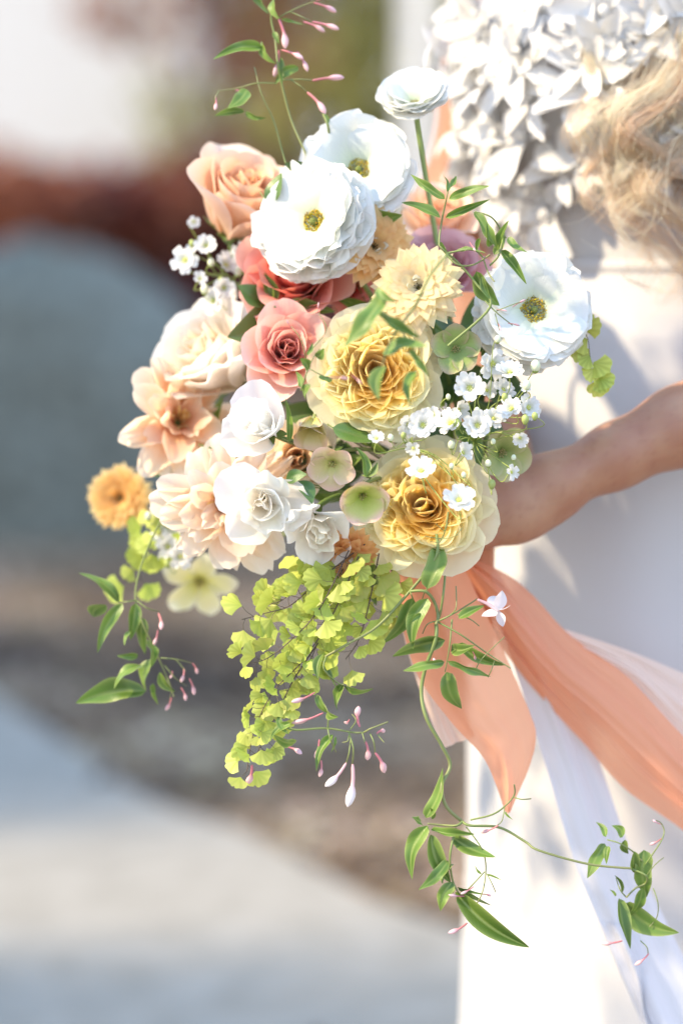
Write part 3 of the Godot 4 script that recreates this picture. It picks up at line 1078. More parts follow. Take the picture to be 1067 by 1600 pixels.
func person() -> void:
	var o := Node3D.new()
	o.name = "person"
	add_child(o, true)
	o.position = PO
	o.set_meta("label", "bride in a white gown with lace bodice and long wavy blonde hair, holding the bouquet")
	o.set_meta("category", "person")
	var inv := Transform3D(Basis(), -PO)

	# --- body
	var lsh := B(0.165, 1.45, 0.0)
	var rsh := B(-0.145, 1.44, -0.015)
	var lel := P(1290, 545, -0.13)
	var rel := P(680, 410, -0.41)
	var lwr := P(842, 768, -0.085)
	var rwr := P(800, 760, -0.185)
	var body := []
	body.append([B(-0.08, 1.00, 0.0), B(0.08, 1.00, 0.0), 0.105, 0.105])
	body.append([B(-0.06, 1.12, 0.0), B(0.06, 1.12, 0.0), 0.085, 0.085])
	body.append([B(-0.07, 1.25, 0.01), B(0.07, 1.25, 0.01), 0.098, 0.098])
	body.append([B(-0.10, 1.38, -0.01), B(0.10, 1.38, -0.01), 0.075, 0.075])
	body.append([B(-0.07, 1.285, 0.075), B(-0.07, 1.28, 0.08), 0.058, 0.058])
	body.append([B(0.07, 1.285, 0.075), B(0.07, 1.28, 0.08), 0.058, 0.058])
	body.append([B(0, 1.1, 0), B(0, 1.42, -0.01), 0.09, 0.07])
	chain(body, [B(0, 1.44, -0.015), B(0, 1.54, 0.0)], [0.06, 0.053])
	chain(body, [B(0.10, 1.44, -0.01), lsh, lsh.lerp(lel, 0.5), lel], [0.05, 0.05, 0.043, 0.036])
	chain(body, [B(-0.10, 1.44, -0.01), rsh, rsh.lerp(rel, 0.5), rel], [0.05, 0.046, 0.037, 0.033])
	chain(body, [lel, lel.lerp(lwr, 0.2)], [0.034, 0.031])
	chain(body, [rel, rel.lerp(rwr, 0.3), rwr], [0.036, 0.037, 0.024])
	for s in [-1.0, 1.0]:
		chain(body, [B(0.085 * s, 0.92, 0), B(0.075 * s, 0.50, 0.01), B(0.07 * s, 0.32, -0.01), B(0.07 * s, 0.09, -0.02)], [0.085, 0.052, 0.05, 0.034])
		chain(body, [B(0.07 * s, 0.07, -0.03), B(0.075 * s, 0.035, 0.10)], [0.032, 0.022])
	# head, turned down a little towards the flowers
	body.append([B(0, 1.69, -0.01), B(0, 1.68, 0.01), 0.088, 0.086])
	body.append([B(0, 1.61, 0.035), B(0, 1.585, 0.06), 0.05, 0.026])
	var mott := noise(26.0, 3, 51)
	var spots := noise(160.0, 1, 52)
	var tone := func(p: Vector3, c: Color) -> Color:
		var k := 1.0 + 0.16 * mott.get_noise_3dv(p)
		var f := smoothstep(0.42, 0.6, spots.get_noise_3dv(p)) * 0.12
		return Color(c.r * k * (1.0 - f * 0.7), c.g * k * k * (1.0 - f), c.b * k * k * (1.0 - f))
	var sk := func(p: Vector3) -> Color: return tone.call(p, L(0.37, 0.185, 0.11))
	var b := MB.new()
	nets(b, body, 0.0135, 0.04, sk)
	# --- face in a finer grid
	var face := [[B(0, 1.655, 0.055), B(0, 1.60, 0.062), 0.04, 0.03], [B(0, 1.668, 0.09), B(0, 1.632, 0.108), 0.008, 0.011, 0.012], [B(0, 1.630, 0.100), B(0, 1.632, 0.104), 0.012, 0.012, 0.012],
		[B(-0.018, 1.603, 0.088), B(0.018, 1.603, 0.088), 0.006, 0.006, 0.008], [B(-0.016, 1.593, 0.087), B(0.016, 1.593, 0.087), 0.0065, 0.0065, 0.008],
		[B(-0.045, 1.693, 0.075), B(-0.015, 1.69, 0.088), 0.012, 0.012, 0.02], [B(0.015, 1.69, 0.088), B(0.045, 1.693, 0.075), 0.012, 0.012, 0.02], [B(-0.04, 1.64, 0.062), B(-0.045, 1.65, 0.055), 0.02, 0.02, 0.03], [B(0.04, 1.64, 0.062), B(0.045, 1.65, 0.055), 0.02, 0.02, 0.03],
		[B(0.088, 1.665, -0.01), B(0.09, 1.635, -0.005), 0.014, 0.009, 0.01], [B(-0.088, 1.665, -0.01), B(-0.09, 1.635, -0.005), 0.014, 0.009, 0.01]]
	var lip := func(p: Vector3) -> Color:
		var q := p - PO
		return L(0.55, 0.2, 0.17) if absf(q.y - 1.598) < 0.010 and q.dot(PF) > 0.086 else L(0.37, 0.185, 0.11)
	nets(b, face, 0.005, 0.02, lip)
	for s in [-1.0, 1.0]:
		b.ball(B(0.031 * s, 1.672, 0.076), Vector3.ONE * 0.0125, L(0.8, 0.78, 0.75), 12, 8)
		b.ball(B(0.031 * s, 1.671, 0.0845), Vector3.ONE * 0.0052, L(0.08, 0.1, 0.09), 10, 6)
	# --- her left forearm and hand close on the stems (fine grid)
	var hand := []
	var wr2 := P(868, 757, -0.086)
	chain(hand, [lel, P(1180, 605, -0.115), P(1060, 667, -0.10), P(960, 713, -0.092), wr2], [0.030, 0.0325, 0.0300, 0.0245, 0.0212], 0.012)
	chain(hand, [wr2 + UPV * 0.004, lwr + UPV * 0.006, P(800, 775, -0.078)], [0.0205, 0.0195, 0.0180], 0.012)
	chain(hand, [wr2 - UPV * 0.008, lwr - UPV * 0.010, P(805, 812, -0.078)], [0.0195, 0.0188, 0.0178], 0.012)
	var mcp := [P(752, 748, -0.066), P(742, 778, -0.060), P(744, 808, -0.060), P(752, 837, -0.066)]
	for i in 4:
		hand.append([P(818, 770 + i * 13, -0.080), mcp[i], 0.0150, 0.0115, 0.012])
	var flen := [1.0, 1.08, 1.0, 0.82]
	for i in 4:
		var m: Vector3 = mcp[i]
		var k: float = flen[i]
		var dn := UPV * (-0.004 - 0.002 * i)
		var p1 := m - RT * 0.034 * k - FW * (-0.006) + dn * 0.5
		var p2 := p1 - RT * 0.004 + FW * 0.026 * k + dn
		var p3 := p2 + RT * 0.016 * k + FW * 0.008 * k
		chain(hand, [m, p1, p2, p3], [0.0105, 0.0088, 0.0080, 0.0068], 0.004)
	chain(hand, [P(828, 752, -0.088), P(790, 722, -0.100), P(752, 716, -0.112), P(722, 722, -0.118)], [0.014, 0.0115, 0.0095, 0.0078], 0.006)
	var knk := func(p: Vector3) -> Color:
		var near := 1.0
		for m in mcp:
			near = minf(near, p.distance_to(m))
		return tone.call(p, L(0.37, 0.185, 0.11).lerp(L(0.38, 0.16, 0.09), smoothstep(0.02, 0.008, near)))
	nets(b, hand, 0.0034, 0.012, knk)
	# --- her right hand supports from behind
	var rh := []
	chain(rh, [rwr, P(775, 790, -0.165)], [0.024, 0.019], 0.012)
	for i in 4:
		var m := P(752, 765 + i * 26, -0.162)
		rh.append([P(790, 775 + i * 14, -0.172), m, 0.0145, 0.011, 0.012])
		chain(rh, [m, m - RT * 0.032 + FW * 0.002, m - RT * 0.046 - FW * 0.020, m - RT * 0.036 - FW * 0.034], [0.010, 0.0085, 0.0078, 0.0066], 0.004)
	chain(rh, [P(798, 770, -0.17), P(770, 735, -0.14), P(745, 728, -0.118)], [0.013, 0.0105, 0.008], 0.006)
	nets(b, rh, 0.004, 0.012, sk)
	part("body", b.commit(), M.skin, o, inv)

	# --- skirt and bodice, lofted round the body
	var ring := func(y: float, a: float, c: float, fold: float, ph: float, lean: float) -> PackedVector3Array:
		var out := PackedVector3Array()
		for i in 97:
			var t := -TAU * i / 96
			var r := 1.0 + fold * (0.5 * sin(t * 7.0 + ph) + 0.3 * sin(t * 12.0 + 1.3 + ph * 0.6) + 0.2 * sin(t * 3.0 + 0.5))
			out.append(B(cos(t) * a * r, y, sin(t) * c * r + lean))
		return out
	var loft := func(rows: Array, sub: int) -> ArrayMesh:
		var pts := PackedVector3Array()
		var cols := PackedColorArray()
		var nr := 0
		for i in rows.size() - 1:
			for s in sub + (1 if i == rows.size() - 2 else 0):
				var u := float(s) / sub
				u = u * u * (3.0 - 2.0 * u) if sub > 3 else u
				var q := []
				for k in 6:
					q.append(lerpf(rows[i][k], rows[i + 1][k], u))
				pts.append_array(ring.call(q[0], q[1], q[2], q[3], q[4], q[5]))
				nr += 1
		cols.resize(pts.size())
		cols.fill(Color.WHITE)
		var mb := MB.new()
		mb.grid(96, nr - 1, pts, cols, true)
		return mb.commit()
	var skirt: ArrayMesh = loft.call([[1.108, 0.150, 0.124, 0.0, 0.0, 0.0], [1.05, 0.160, 0.138, 0.006, 0.1, 0.0], [0.96, 0.172, 0.150, 0.012, 0.2, 0.0], [0.80, 0.172, 0.155, 0.022, 0.3, 0.0], [0.60, 0.168, 0.155, 0.032, 0.5, 0.0], [0.40, 0.172, 0.160, 0.045, 0.7, 0.0], [0.20, 0.20, 0.19, 0.06, 0.9, 0.0], [0.006, 0.27, 0.26, 0.08, 1.0, -0.02]], 8)
	part("skirt", skirt, M.dress, o, inv)
	var bodice: MeshInstance3D = part("bodice", loft.call([[1.106, 0.149, 0.123, 0.0, 0, 0.0], [1.16, 0.146, 0.124, 0.003, 0, 0.0], [1.22, 0.153, 0.138, 0.003, 0, 0.004], [1.28, 0.165, 0.158, 0.0, 0, 0.01], [1.325, 0.166, 0.150, 0.0, 0, 0.006], [1.338, 0.162, 0.144, 0.0, 0, 0.004], [1.330, 0.157, 0.136, 0.0, 0, 0.004]], 6), M.dress, o, inv)
	part("waist_seam", loft.call([[1.101, 0.151, 0.125, 0.0, 0, 0.0], [1.108, 0.1535, 0.1275, 0.0, 0, 0.0], [1.114, 0.1515, 0.1255, 0.0, 0, 0.0]], 3), M.dress, o, inv)
	# three-dimensional lace: small flowers and leaves sewn on to the bodice
	var lf := []
	for k in 5:
		var mb := MB.new()
		lf.append(lace_flower(mb, k))
	for i in 150:
		var y := rr(1.15, 1.345)
		var t := rr(-0.9, 2.9)
		if y < 1.2 and rng.randf() < 0.55:
			continue
		var e := smoothstep(1.12, 1.28, y)
		var a := lerpf(0.147, 0.167, e)
		var c := lerpf(0.124, 0.158, e)
		var p := B(cos(t) * a, y, sin(t) * c + 0.006)
		var nr := (PL * cos(t) / a + PF * sin(t) / c).normalized()
		var up := nr + Vector3(0, rr(-0.4, 0.5), 0)
		var bs := Basis(up.cross(Vector3(0.3, 1, 0.1)).normalized(), up.normalized(), Vector3.ZERO)
		bs.z = bs.x.cross(bs.y)
		bs = bs.orthonormalized() * Basis(Vector3.UP, rr(0, TAU))
		part("lace_flower", lf[i % 5], M.lace, bodice, Transform3D(bs.scaled(Vector3.ONE * rr(0.8, 1.75)), p + nr * 0.002))
	hair(o, inv)


func lace_flower(mb: MB, k: int) -> ArrayMesh:
	var n := 5 + k % 2
	for i in n:
		var q := {"L": 0.027 * rr(0.7, 1.4), "W": 0.0125 * rr(0.8, 1.3), "a": 58.0 + rr(-15, 15), "b": 88.0 + rr(-26, 26), "base": 0.35, "wide": 0.6, "nar": 0.4, "tipk": 0.4, "tipn": 1.4, "R": 0.008, "nu": 5, "nv": 6, "c0": Color.WHITE, "c1": Color.WHITE}
		var m := petal(q)
		var arr := m.surface_get_arrays(0)
		var t := turn(TAU * i / n + rr(-0.2, 0.2), 0.002)
		var o := mb.v.size()
		mb.v.append_array(t * arr[Mesh.ARRAY_VERTEX])
		mb.n.append_array(t * arr[Mesh.ARRAY_NORMAL])
		mb.c.append_array(arr[Mesh.ARRAY_COLOR])
		mb.uv.append_array(arr[Mesh.ARRAY_TEX_UV])
		for ii in arr[Mesh.ARRAY_INDEX]:
			mb.ix.append(o + ii)
	mb.ball(Vector3(0, 0.003, 0), Vector3.ONE * 0.0035, Color.WHITE, 7, 5)
	return mb.commit()


func hair(o: Node3D, inv: Transform3D) -> void:
	var cols := [L(0.91, 0.67, 0.42), L(0.95, 0.79, 0.57), L(0.80, 0.50, 0.27), L(0.96, 0.88, 0.72)]
	# hair over the skull
	var cap := MB.new()
	for i in 900:
		var a := rr(0, TAU)
		var f := cos(a)
		var top := B(0, 1.775, -0.02)
		var mid := B(sin(a) * 0.098, 1.70, -0.015 + f * 0.098 * (0.9 if f < 0.3 else 0.55))
		var low := B(sin(a) * 0.105 * (1.0 if f < 0.3 else 1.1), 1.56, -0.05 + minf(f, 0.1) * 0.09)
		cap.tube(spline([top, top.lerp(mid, 0.5) + (mid - B(0, 1.69, 0)) * 0.35, mid, low], 4), 0.0012, 0.0009, 3, jit(cols[i % 4], 0.1), jit(cols[i % 4], 0.1), false)
	part("hair", cap.commit(), M.hair, o, inv)
	# locks: [x, y, depth ...] in photograph pixels, from the head down
	var locks := [
		[[1075, -620, -0.20, 1050, -200, -0.12, 1018, 0, -0.10, 958, 105, -0.09, 922, 205, -0.085, 925, 280, -0.08, 965, 335, -0.08], 40, 20, 10],
		[[1085, -620, -0.20, 1070, -200, -0.11, 1050, 10, -0.09, 992, 110, -0.08, 948, 190, -0.075, 930, 260, -0.08, 962, 325, -0.085], 40, 20, 12],
		[[1095, -620, -0.20, 1090, -200, -0.10, 1080, 20, -0.08, 1045, 90, -0.07, 1000, 160, -0.07, 978, 230, -0.07, 1000, 300, -0.075, 1030, 345, -0.08], 75, 26, 16],
		[[1100, -620, -0.20, 1110, -200, -0.10, 1095, 30, -0.08, 1060, 120, -0.065, 1010, 185, -0.065, 1003, 240, -0.07, 1045, 275, -0.075, 1085, 250, -0.08], 85, 22, 14],
		[[1110, -620, -0.20, 1130, -200, -0.11, 1130, 50, -0.09, 1095, 170, -0.08, 1045, 225, -0.08, 1035, 310, -0.08, 1075, 370, -0.085, 1100, 430, -0.09], 110, 30, 10],
		[[1080, -620, -0.22, 1060, -200, -0.15, 1025, 0, -0.13, 990, 120, -0.115, 985, 240, -0.11, 1000, 330, -0.11, 1040, 400, -0.105, 1060, 480, -0.10], 80, 36, 10],
		[[1090, -620, -0.22, 1085, -200, -0.15, 1060, 30, -0.13, 1035, 150, -0.12, 1040, 260, -0.11, 1080, 340, -0.11, 1110, 420, -0.11], 80, 42, 13],
		[[1110, -620, -0.22, 1125, -200, -0.15, 1110, 30, -0.13, 1085, 150, -0.12, 1090, 260, -0.12, 1130, 380, -0.12], 100, 46, 14],
		[[1100, -620, -0.22, 1100, -200, -0.12, 1080, 0, -0.10, 1050, 60, -0.09, 1065, 140, -0.085, 1040, 205, -0.085, 1000, 240, -0.08], 90, 18, 9],
		[[1070, -620, -0.22, 1030, -200, -0.14, 960, 0, -0.12, 925, 60, -0.11, 960, 140, -0.10, 1000, 200, -0.09, 995, 260, -0.085, 975, 300, -0.08], 45, 12, 7],
		[[1120, -620, -0.22, 1150, -200, -0.14, 1160, 60, -0.12, 1150, 250, -0.12, 1180, 430, -0.12, 1170, 560, -0.12], 200, 55, 26],
		[[1060, -620, -0.26, 990, -200, -0.25, 900, -60, -0.26, 800, -20, -0.27, 745, 8, -0.28, 690, -12, -0.29], 40, 10, 6],
		[[1085, -620, -0.2, 1075, -200, -0.11, 1030, 60, -0.09, 960, 190, -0.085, 935, 290, -0.085, 975, 370, -0.085, 1010, 430, -0.085, 1050, 465, -0.085], 26, 12, 5],
		[[1085, -620, -0.2, 1095, -200, -0.11, 1070, 60, -0.09, 1020, 200, -0.07, 1000, 260, -0.065, 985, 330, -0.065, 1010, 400, -0.07], 50, 10, 6],
	]
	for q in locks:
		var g := []
		var a: Array = q[0]
		for i in a.size() / 3:
			g.append(P(a[i * 3], a[i * 3 + 1], a[i * 3 + 2] - 0.05))
		var b := MB.new()
		var ph0 := rr(0, TAU)
		var lockc: Color = cols[rng.randi() % 3]
		for s in int(q[1] * 1.4):
			var r0 := sqrt(rng.randf()) * (1.35 if s % 7 == 0 else 1.0)
			var ang := rr(0, TAU)
			var fl := rr(0, TAU)
			var pts := []
			var cut := g.size()
			var wv := rr(0.93, 1.07)
			for i in cut:
				var f := float(i) / (g.size() - 1)
				var rad := lerpf(q[2] * 1.2, q[3], f) * (1.0 - 0.6 * smoothstep(0.7, 1.0, f)) * S * r0
				var tw := ang + f * 2.6
				var w := 0.0025 * f * sin(fl + i * 1.1)
				pts.append(g[i] + RT * (cos(tw) * rad + w) + FW * sin(tw) * rad)
			var col: Color = jit(lockc.lerp(cols[rng.randi() % 4], 0.3), 0.07)
			var sp := spline(pts, 9)
			sp = sp.slice(0, int(sp.size() * (1.0 - 0.34 * rng.randf() * rng.randf())))
			for i in sp.size():
				var f := float(i) / (g.size() * 9)
				sp[i] += (RT * sin(f * 21.0 * wv + ph0 + fl * 0.15) + FW * cos(f * 19.0 + ph0)) * 0.017 * smoothstep(0.15, 0.6, f) * wv
			b.tube(sp, 0.00023, 0.00009, 3, col, jit(col.lerp(cols[3], 0.4), 0.1), false)
		part("hair_lock", b.commit(), M.hair, o, inv)
	# loose flyaway strands: they follow a lock, then leave it and curl
	var b := MB.new()
	for i in 150:
		var a: Array = locks[rng.randi() % 10][0]
		var n := a.size() / 3
		var stop := 3 + rng.randi() % (n - 3)
		var pts := []
		var ox := rr(-34, 26)
		var dd := rr(-0.01, 0.03)
		for k in stop:
			var f := float(k) / n
			pts.append(P(a[k * 3] + ox * f * 1.4, a[k * 3 + 1] + rr(-8, 8) * f, a[k * 3 + 2] - 0.045 + dd * f))
		var e := stop - 1
		var x: float = a[e * 3] + ox * e / n * 1.4
		var y: float = a[e * 3 + 1]
		var h := atan2(float(a[e * 3 + 1]) - float(a[e * 3 - 2]), float(a[e * 3]) - float(a[e * 3 - 3])) + rr(-0.3, 0.3)
		var cur := rr(-0.5, 0.5)
		var step := rr(18, 34)
		for k in int(rr(2, 6)):
			x += cos(h) * step
			y += sin(h) * step
			h += cur + rr(-0.15, 0.15)
			pts.append(P(x, y, float(a[e * 3 + 2]) - 0.045 + dd))
		b.tube(spline(pts, 7), 0.00018, 0.00008, 3, jit(cols[3], 0.08), jit(cols[i % 4], 0.08), false)
	part("loose_strands", b.commit(), M.hair, o, inv).set_meta("kind", "stuff")


# ------------------------------------------------------------------ ribbons
func band(a: Array, c: Array, bulge: float, fray := 0.0, nu := 14) -> ArrayMesh:      # a strip between two edges [x, y, depth ...]
	var ea := []
	var eb := []
	for i in a.size() / 3:
		ea.append(P(a[i * 3], a[i * 3 + 1], a[i * 3 + 2]))
		eb.append(P(c[i * 3], c[i * 3 + 1], c[i * 3 + 2]))
	var pa := spline(ea, 8)
	var pb := spline(eb, 8)
	var pts := PackedVector3Array()
	var cols := PackedColorArray()
	var ph := rr(0, TAU)
	for j in pa.size():
		var t := float(j) / (pa.size() - 1)
		for i in nu + 1:
			var u := float(i) / nu
			var p := pa[j].lerp(pb[j], u)
			p -= FW * (bulge * sin(PI * u) + sin(PI * u) * (0.0042 * sin(u * 8.0 + t * 3.0 + ph) + 0.0022 * sin(u * 19.0 - t * 5.0 + ph * 2.0)))
			if fray > 0.0 and (j == pa.size() - 1 or i == nu):
				p += UPV * rr(-fray, fray)
			pts.append(p)
			cols.append(Color.WHITE)
	var b := MB.new()
	b.grid(nu, pa.size() - 1, pts, cols)
	return b.commit()


func ribbons() -> void:
	var o := thing("peach_ribbon", "peach silk ribbon tied round the stems with two loose tails", "ribbon", BIND)
	var inv := Transform3D(Basis(), -BIND)
	var b := MB.new()
	var pts := PackedVector3Array()
	for i in 15:
		pts.append(BIND + Vector3(0, 0.034 - 0.0085 * i, 0))
	b.tube(pts, 0.0185, 0.0165, 22, Color.WHITE, Color.WHITE, false)
	part("wrap", b.commit(), M.silk_peach, o, inv)
	part("tail", band([600, 842, -0.060, 622, 950, -0.052, 650, 1050, -0.046, 702, 1125, -0.042, 752, 1180, -0.044, 774, 1225, -0.046, 788, 1268, -0.048], [700, 842, -0.062, 738, 915, -0.066, 785, 1015, -0.068, 826, 1110, -0.066, 837, 1148, -0.064, 828, 1195, -0.058, 797, 1268, -0.050], 0.012, 0.0006), M.silk_peach, o, inv)
	part("tail_fold", band([590, 842, -0.075, 622, 960, -0.068, 643, 1040, -0.066, 668, 1112, -0.066, 690, 1169, -0.066], [650, 842, -0.075, 675, 960, -0.066, 700, 1050, -0.062, 722, 1110, -0.060, 742, 1150, -0.058], 0.004, 0.0004), M.silk_pale, o, inv)
	part("tail", band([708, 858, -0.078, 790, 897, -0.088, 832, 930, -0.100, 882, 985, -0.105, 930, 1022, -0.105, 985, 1062, -0.105, 1067, 1150, -0.100, 1190, 1270, -0.10, 1300, 1420, -0.11], [700, 862, -0.074, 760, 925, -0.072, 815, 1000, -0.075, 868, 1060, -0.078, 930, 1112, -0.080, 1000, 1178, -0.080, 1067, 1240, -0.078, 1190, 1345, -0.08, 1290, 1500, -0.09], 0.006, 0.0), M.silk_peach, o, inv)
	part("tail_underside", band([700, 862, -0.0743, 760, 925, -0.0723, 815, 1000, -0.0753, 868, 1060, -0.0783, 930, 1112, -0.0803, 1000, 1178, -0.0803, 1067, 1240, -0.0783, 1190, 1345, -0.0803, 1290, 1500, -0.0903], [696, 872, -0.095, 745, 960, -0.104, 800, 1035, -0.108, 850, 1095, -0.110, 915, 1165, -0.110, 975, 1232, -0.110, 1067, 1298, -0.108, 1180, 1395, -0.11, 1275, 1560, -0.11], -0.004, 0.0), M.silk_peach, o, inv)
	part("sheer_fold", band([880, 982, -0.108, 985, 1018, -0.118, 1067, 1052, -0.118, 1200, 1110, -0.12], [915, 1020, -0.108, 990, 1066, -0.110, 1067, 1152, -0.108, 1200, 1278, -0.11], 0.004, 0.0), M.silk_pale, o, inv)
	var w := thing("white_ribbon", "broad white satin ribbon hanging down over the skirt below the peach ribbon", "ribbon", BIND)
	part("tail", band([735, 850, -0.098, 775, 960, -0.110, 812, 1070, -0.114, 850, 1190, -0.114, 895, 1340, -0.112, 935, 1440, -0.110, 985, 1560, -0.108, 1020, 1640, -0.108], [748, 850, -0.097, 820, 960, -0.118, 878, 1060, -0.122, 930, 1175, -0.124, 985, 1330, -0.124, 1030, 1420, -0.122, 1070, 1500, -0.118, 1120, 1600, -0.116], 0.004, 0.0), M.satin_white, w, inv)
	part("tail_fold", band([936, 1442, -0.1085, 975, 1530, -0.104, 1008, 1602, -0.104, 1050, 1700, -0.106], [985, 1440, -0.112, 1010, 1500, -0.108, 1014, 1590, -0.106, 1090, 1690, -0.108], 0.006, 0.0), M.satin_white, w, inv)


# ------------------------------------------------------------------ small flowers and greenery
func gypsophila(label: String, root: Array, heads: Array, buds: Array, d: float) -> void:
	var o := thing("gypsophila_sprig", label, "baby's breath", P(root[0], root[1], d - 0.03), "sprigs of baby's breath")
	var r := P(root[0], root[1], d - 0.03)
	for h in heads:
		var dd: float = d + (h[3] if h.size() > 3 else rr(-0.008, 0.012))
		var at := P(h[0], h[1], dd)
		var R: float = h[2] * S
		var ax := V((h[4] if h.size() > 4 else rr(-0.9, 0.9)), (h[5] if h.size() > 5 else rr(-0.5, 0.9)), 1.0)
		var side := ax.cross(Vector3(rr(-1, 1), 1, 0.2)).normalized()
		var t := Transform3D(Basis(side, ax, side.cross(ax)), at)
		var b := MB.new()
		b.ball(Vector3(0, R * 0.1, 0), Vector3(R * 0.2, R * 0.14, R * 0.2), L(0.55, 0.58, 0.12), 8, 5)
		b.tube(PackedVector3Array([Vector3(0, -R * 0.35, 0), Vector3.ZERO]), R * 0.06, R * 0.16, 7, L(0.2, 0.3, 0.08), L(0.3, 0.4, 0.14))
		for i in 7:
			var a := TAU * i / 7
			b.tube(PackedVector3Array([Vector3.ZERO, Vector3(cos(a) * R * 0.1, R * 0.25, sin(a) * R * 0.1), Vector3(cos(a) * R * 0.22, R * 0.42, sin(a) * R * 0.22)]), R * 0.014, R * 0.014, 4, L(0.7, 0.72, 0.5), L(0.8, 0.8, 0.7), false)
		var f := part("flower", b.commit(), M.stamen, o, o.transform.affine_inverse() * t)
		var open := rr(-26, 8)
		var n := 5
		var rows := 2 if R > 0.0095 else 1
		for row in rows:
			for i in n:
				part("petal", petal({"L": R * (1.0 - 0.25 * row) * rr(0.9, 1.08), "W": R * 0.78 * rr(0.9, 1.1), "a": 62 - 14 * row + open * 0.6, "b": 92 - 18 * row + rr(-18, 18) + open, "base": 0.3, "wide": 0.75, "nar": 0.05, "tipk": 0.15, "tipn": 2.4, "notch": rr(0.06, 0.14), "ruf": 0.06, "rn": 3.0, "R": R * 0.8, "nu": 8, "nv": 6, "c0": L(0.74, 0.78, 0.55), "c1": L(0.84, 0.85, 0.84), "c2": L(0.86, 0.87, 0.87)}), M.petal, f, turn(TAU * (i + 0.5 * row) / n + rr(-0.1, 0.1), R * 0.05, R * 0.02))
		var q := [at - ax * R * 0.35, at - ax * R * 1.1 + Vector3(rr(-1, 1), -1.5, 0) * 0.004, at.lerp(r, 0.55) + Vector3(rr(-1, 1), rr(-1, 1), rr(-1, 0.3)) * 0.006, r]
		part("stalk", tube_mesh(local(o, spline(q, 5)), 0.75 * S, 1.1 * S, L(0.34, 0.4, 0.1), L(0.2, 0.28, 0.06), 5), M.stem, o)
	for h in buds:
		var at := P(h[0], h[1], d + rr(-0.004, 0.014))
		var R: float = h[2] * S
		var b := MB.new()
		b.ball(Vector3.ZERO, Vector3(R, R * 1.25, R), L(0.74, 0.78, 0.56) if rng.randf() < 0.6 else L(0.42, 0.5, 0.16), 9, 7)
		b.ball(Vector3(0, -R * 0.8, 0), Vector3(R * 0.7, R * 0.7, R * 0.7), L(0.3, 0.38, 0.1), 8, 5)
		part("bud", b.commit(), M.bud, o, Transform3D(o.basis, at - o.position))
		var q := [at, at + Vector3(rr(-1, 1) * 0.006, -0.008, -0.004), at.lerp(r, 0.6) + Vector3(rr(-1, 1), rr(-1, 1), rr(-1, 0)) * 0.005, r]
		part("stalk", tube_mesh(local(o, spline(q, 5)), 0.65 * S, 0.9 * S, L(0.34, 0.4, 0.1), L(0.2, 0.28, 0.06), 5), M.stem, o)
	var e := [r, r.lerp(BIND, 0.45) - FW * 0.0 + Vector3(0, -0.01, -0.012), BIND + Vector3(rr(-0.008, 0.008), 0.01, rr(-0.008, 0.008)), BIND + Vector3(rr(-0.008, 0.008), -0.10, rr(-0.008, 0.008))]
	part("stem", tube_mesh(local(o, spline(e, 6)), 1.6 * S, 2.0 * S, L(0.2, 0.28, 0.06), L(0.16, 0.22, 0.06), 6), M.stem, o)


func greenery() -> void:
	# leafy sprigs that fill the gaps between the flowers
	var spots := [
		[600, 520, "beneath the upper yellow garden rose", 12], [700, 640, "behind the baby's breath on the right", 14], [545, 680, "between the two yellow garden roses", 13], [430, 480, "behind the coral roses", 12],
		[540, 330, "behind the upper white ranunculus flowers", 10], [640, 500, "under the cream strawflower", 10], [330, 700, "between the two peach dahlias", 0], [460, 740, "behind the white spray roses", 12], [740, 560, "left of the big white ranunculus", 12], [600, 850, "under the lower yellow garden rose", 10]]
	for q in spots:
		var c := P(q[0], q[1], -0.10)
		var n: int = q[3]
		var back := 0.0
		if n == 0:
			n = 8
			back = 0.05
		var o := thing("leafy_sprig", "dark green leafy sprig %s" % q[2], "greenery", c, "filler leaves in the bouquet")
		part("stem", tube_mesh(local(o, spline([P(q[0], q[1], -0.03), c, c.lerp(BIND, 0.6), BIND, BIND - Vector3(0, 0.09, 0)], 6)), 1.4 * S, 3.0 * S, L(0.1, 0.15, 0.04), L(0.1, 0.13, 0.04), 6), M.stem, o)
		for i in n:
			var a := rr(0, TAU)
			var r0 := rr(5, 30)
			var r1 := r0 + rr(45, 85)
			var d0 := rr(-0.085, -0.05) - back
			var z := P(q[0] + cos(a) * r0, q[1] + sin(a) * r0, d0)
			put_leaf(o, "leaf", M.dark_leaves[rng.randi() % 5] if i % 2 else M.leaves[rng.randi() % 7], M.dark_leaf if i % 2 else M.leaf, z, P(q[0] + cos(a) * r1, q[1] + sin(a) * r1, d0 + rr(-0.01, 0.025)), nrm_near(0.6), rr(0.9, 1.3))


func single_leaf(label: String, a: Array, b: Array, ws: float, dark := true) -> void:
	var o := thing("green_leaf", label, "leaf", P(a[0], a[1], a[2]), "single leaves tucked between the flowers")
	put_leaf(o, "blade", M.dark_leaves[rng.randi() % 5] if dark else M.leaves[rng.randi() % 7], M.dark_leaf if dark else M.leaf, P(a[0], a[1], a[2]), P(b[0], b[1], b[2]), nrm_near(0.4), ws)
	part("stalk", tube_mesh(local(o, spline([P(a[0], a[1], a[2]), P(a[0], a[1], a[2] - 0.02), P(a[0], a[1], a[2]).lerp(BIND, 0.5) + FW * 0.02, BIND], 5)), 0.9 * S, 1.5 * S, M.c_stem, M.c_stem2, 5), M.stem, o)


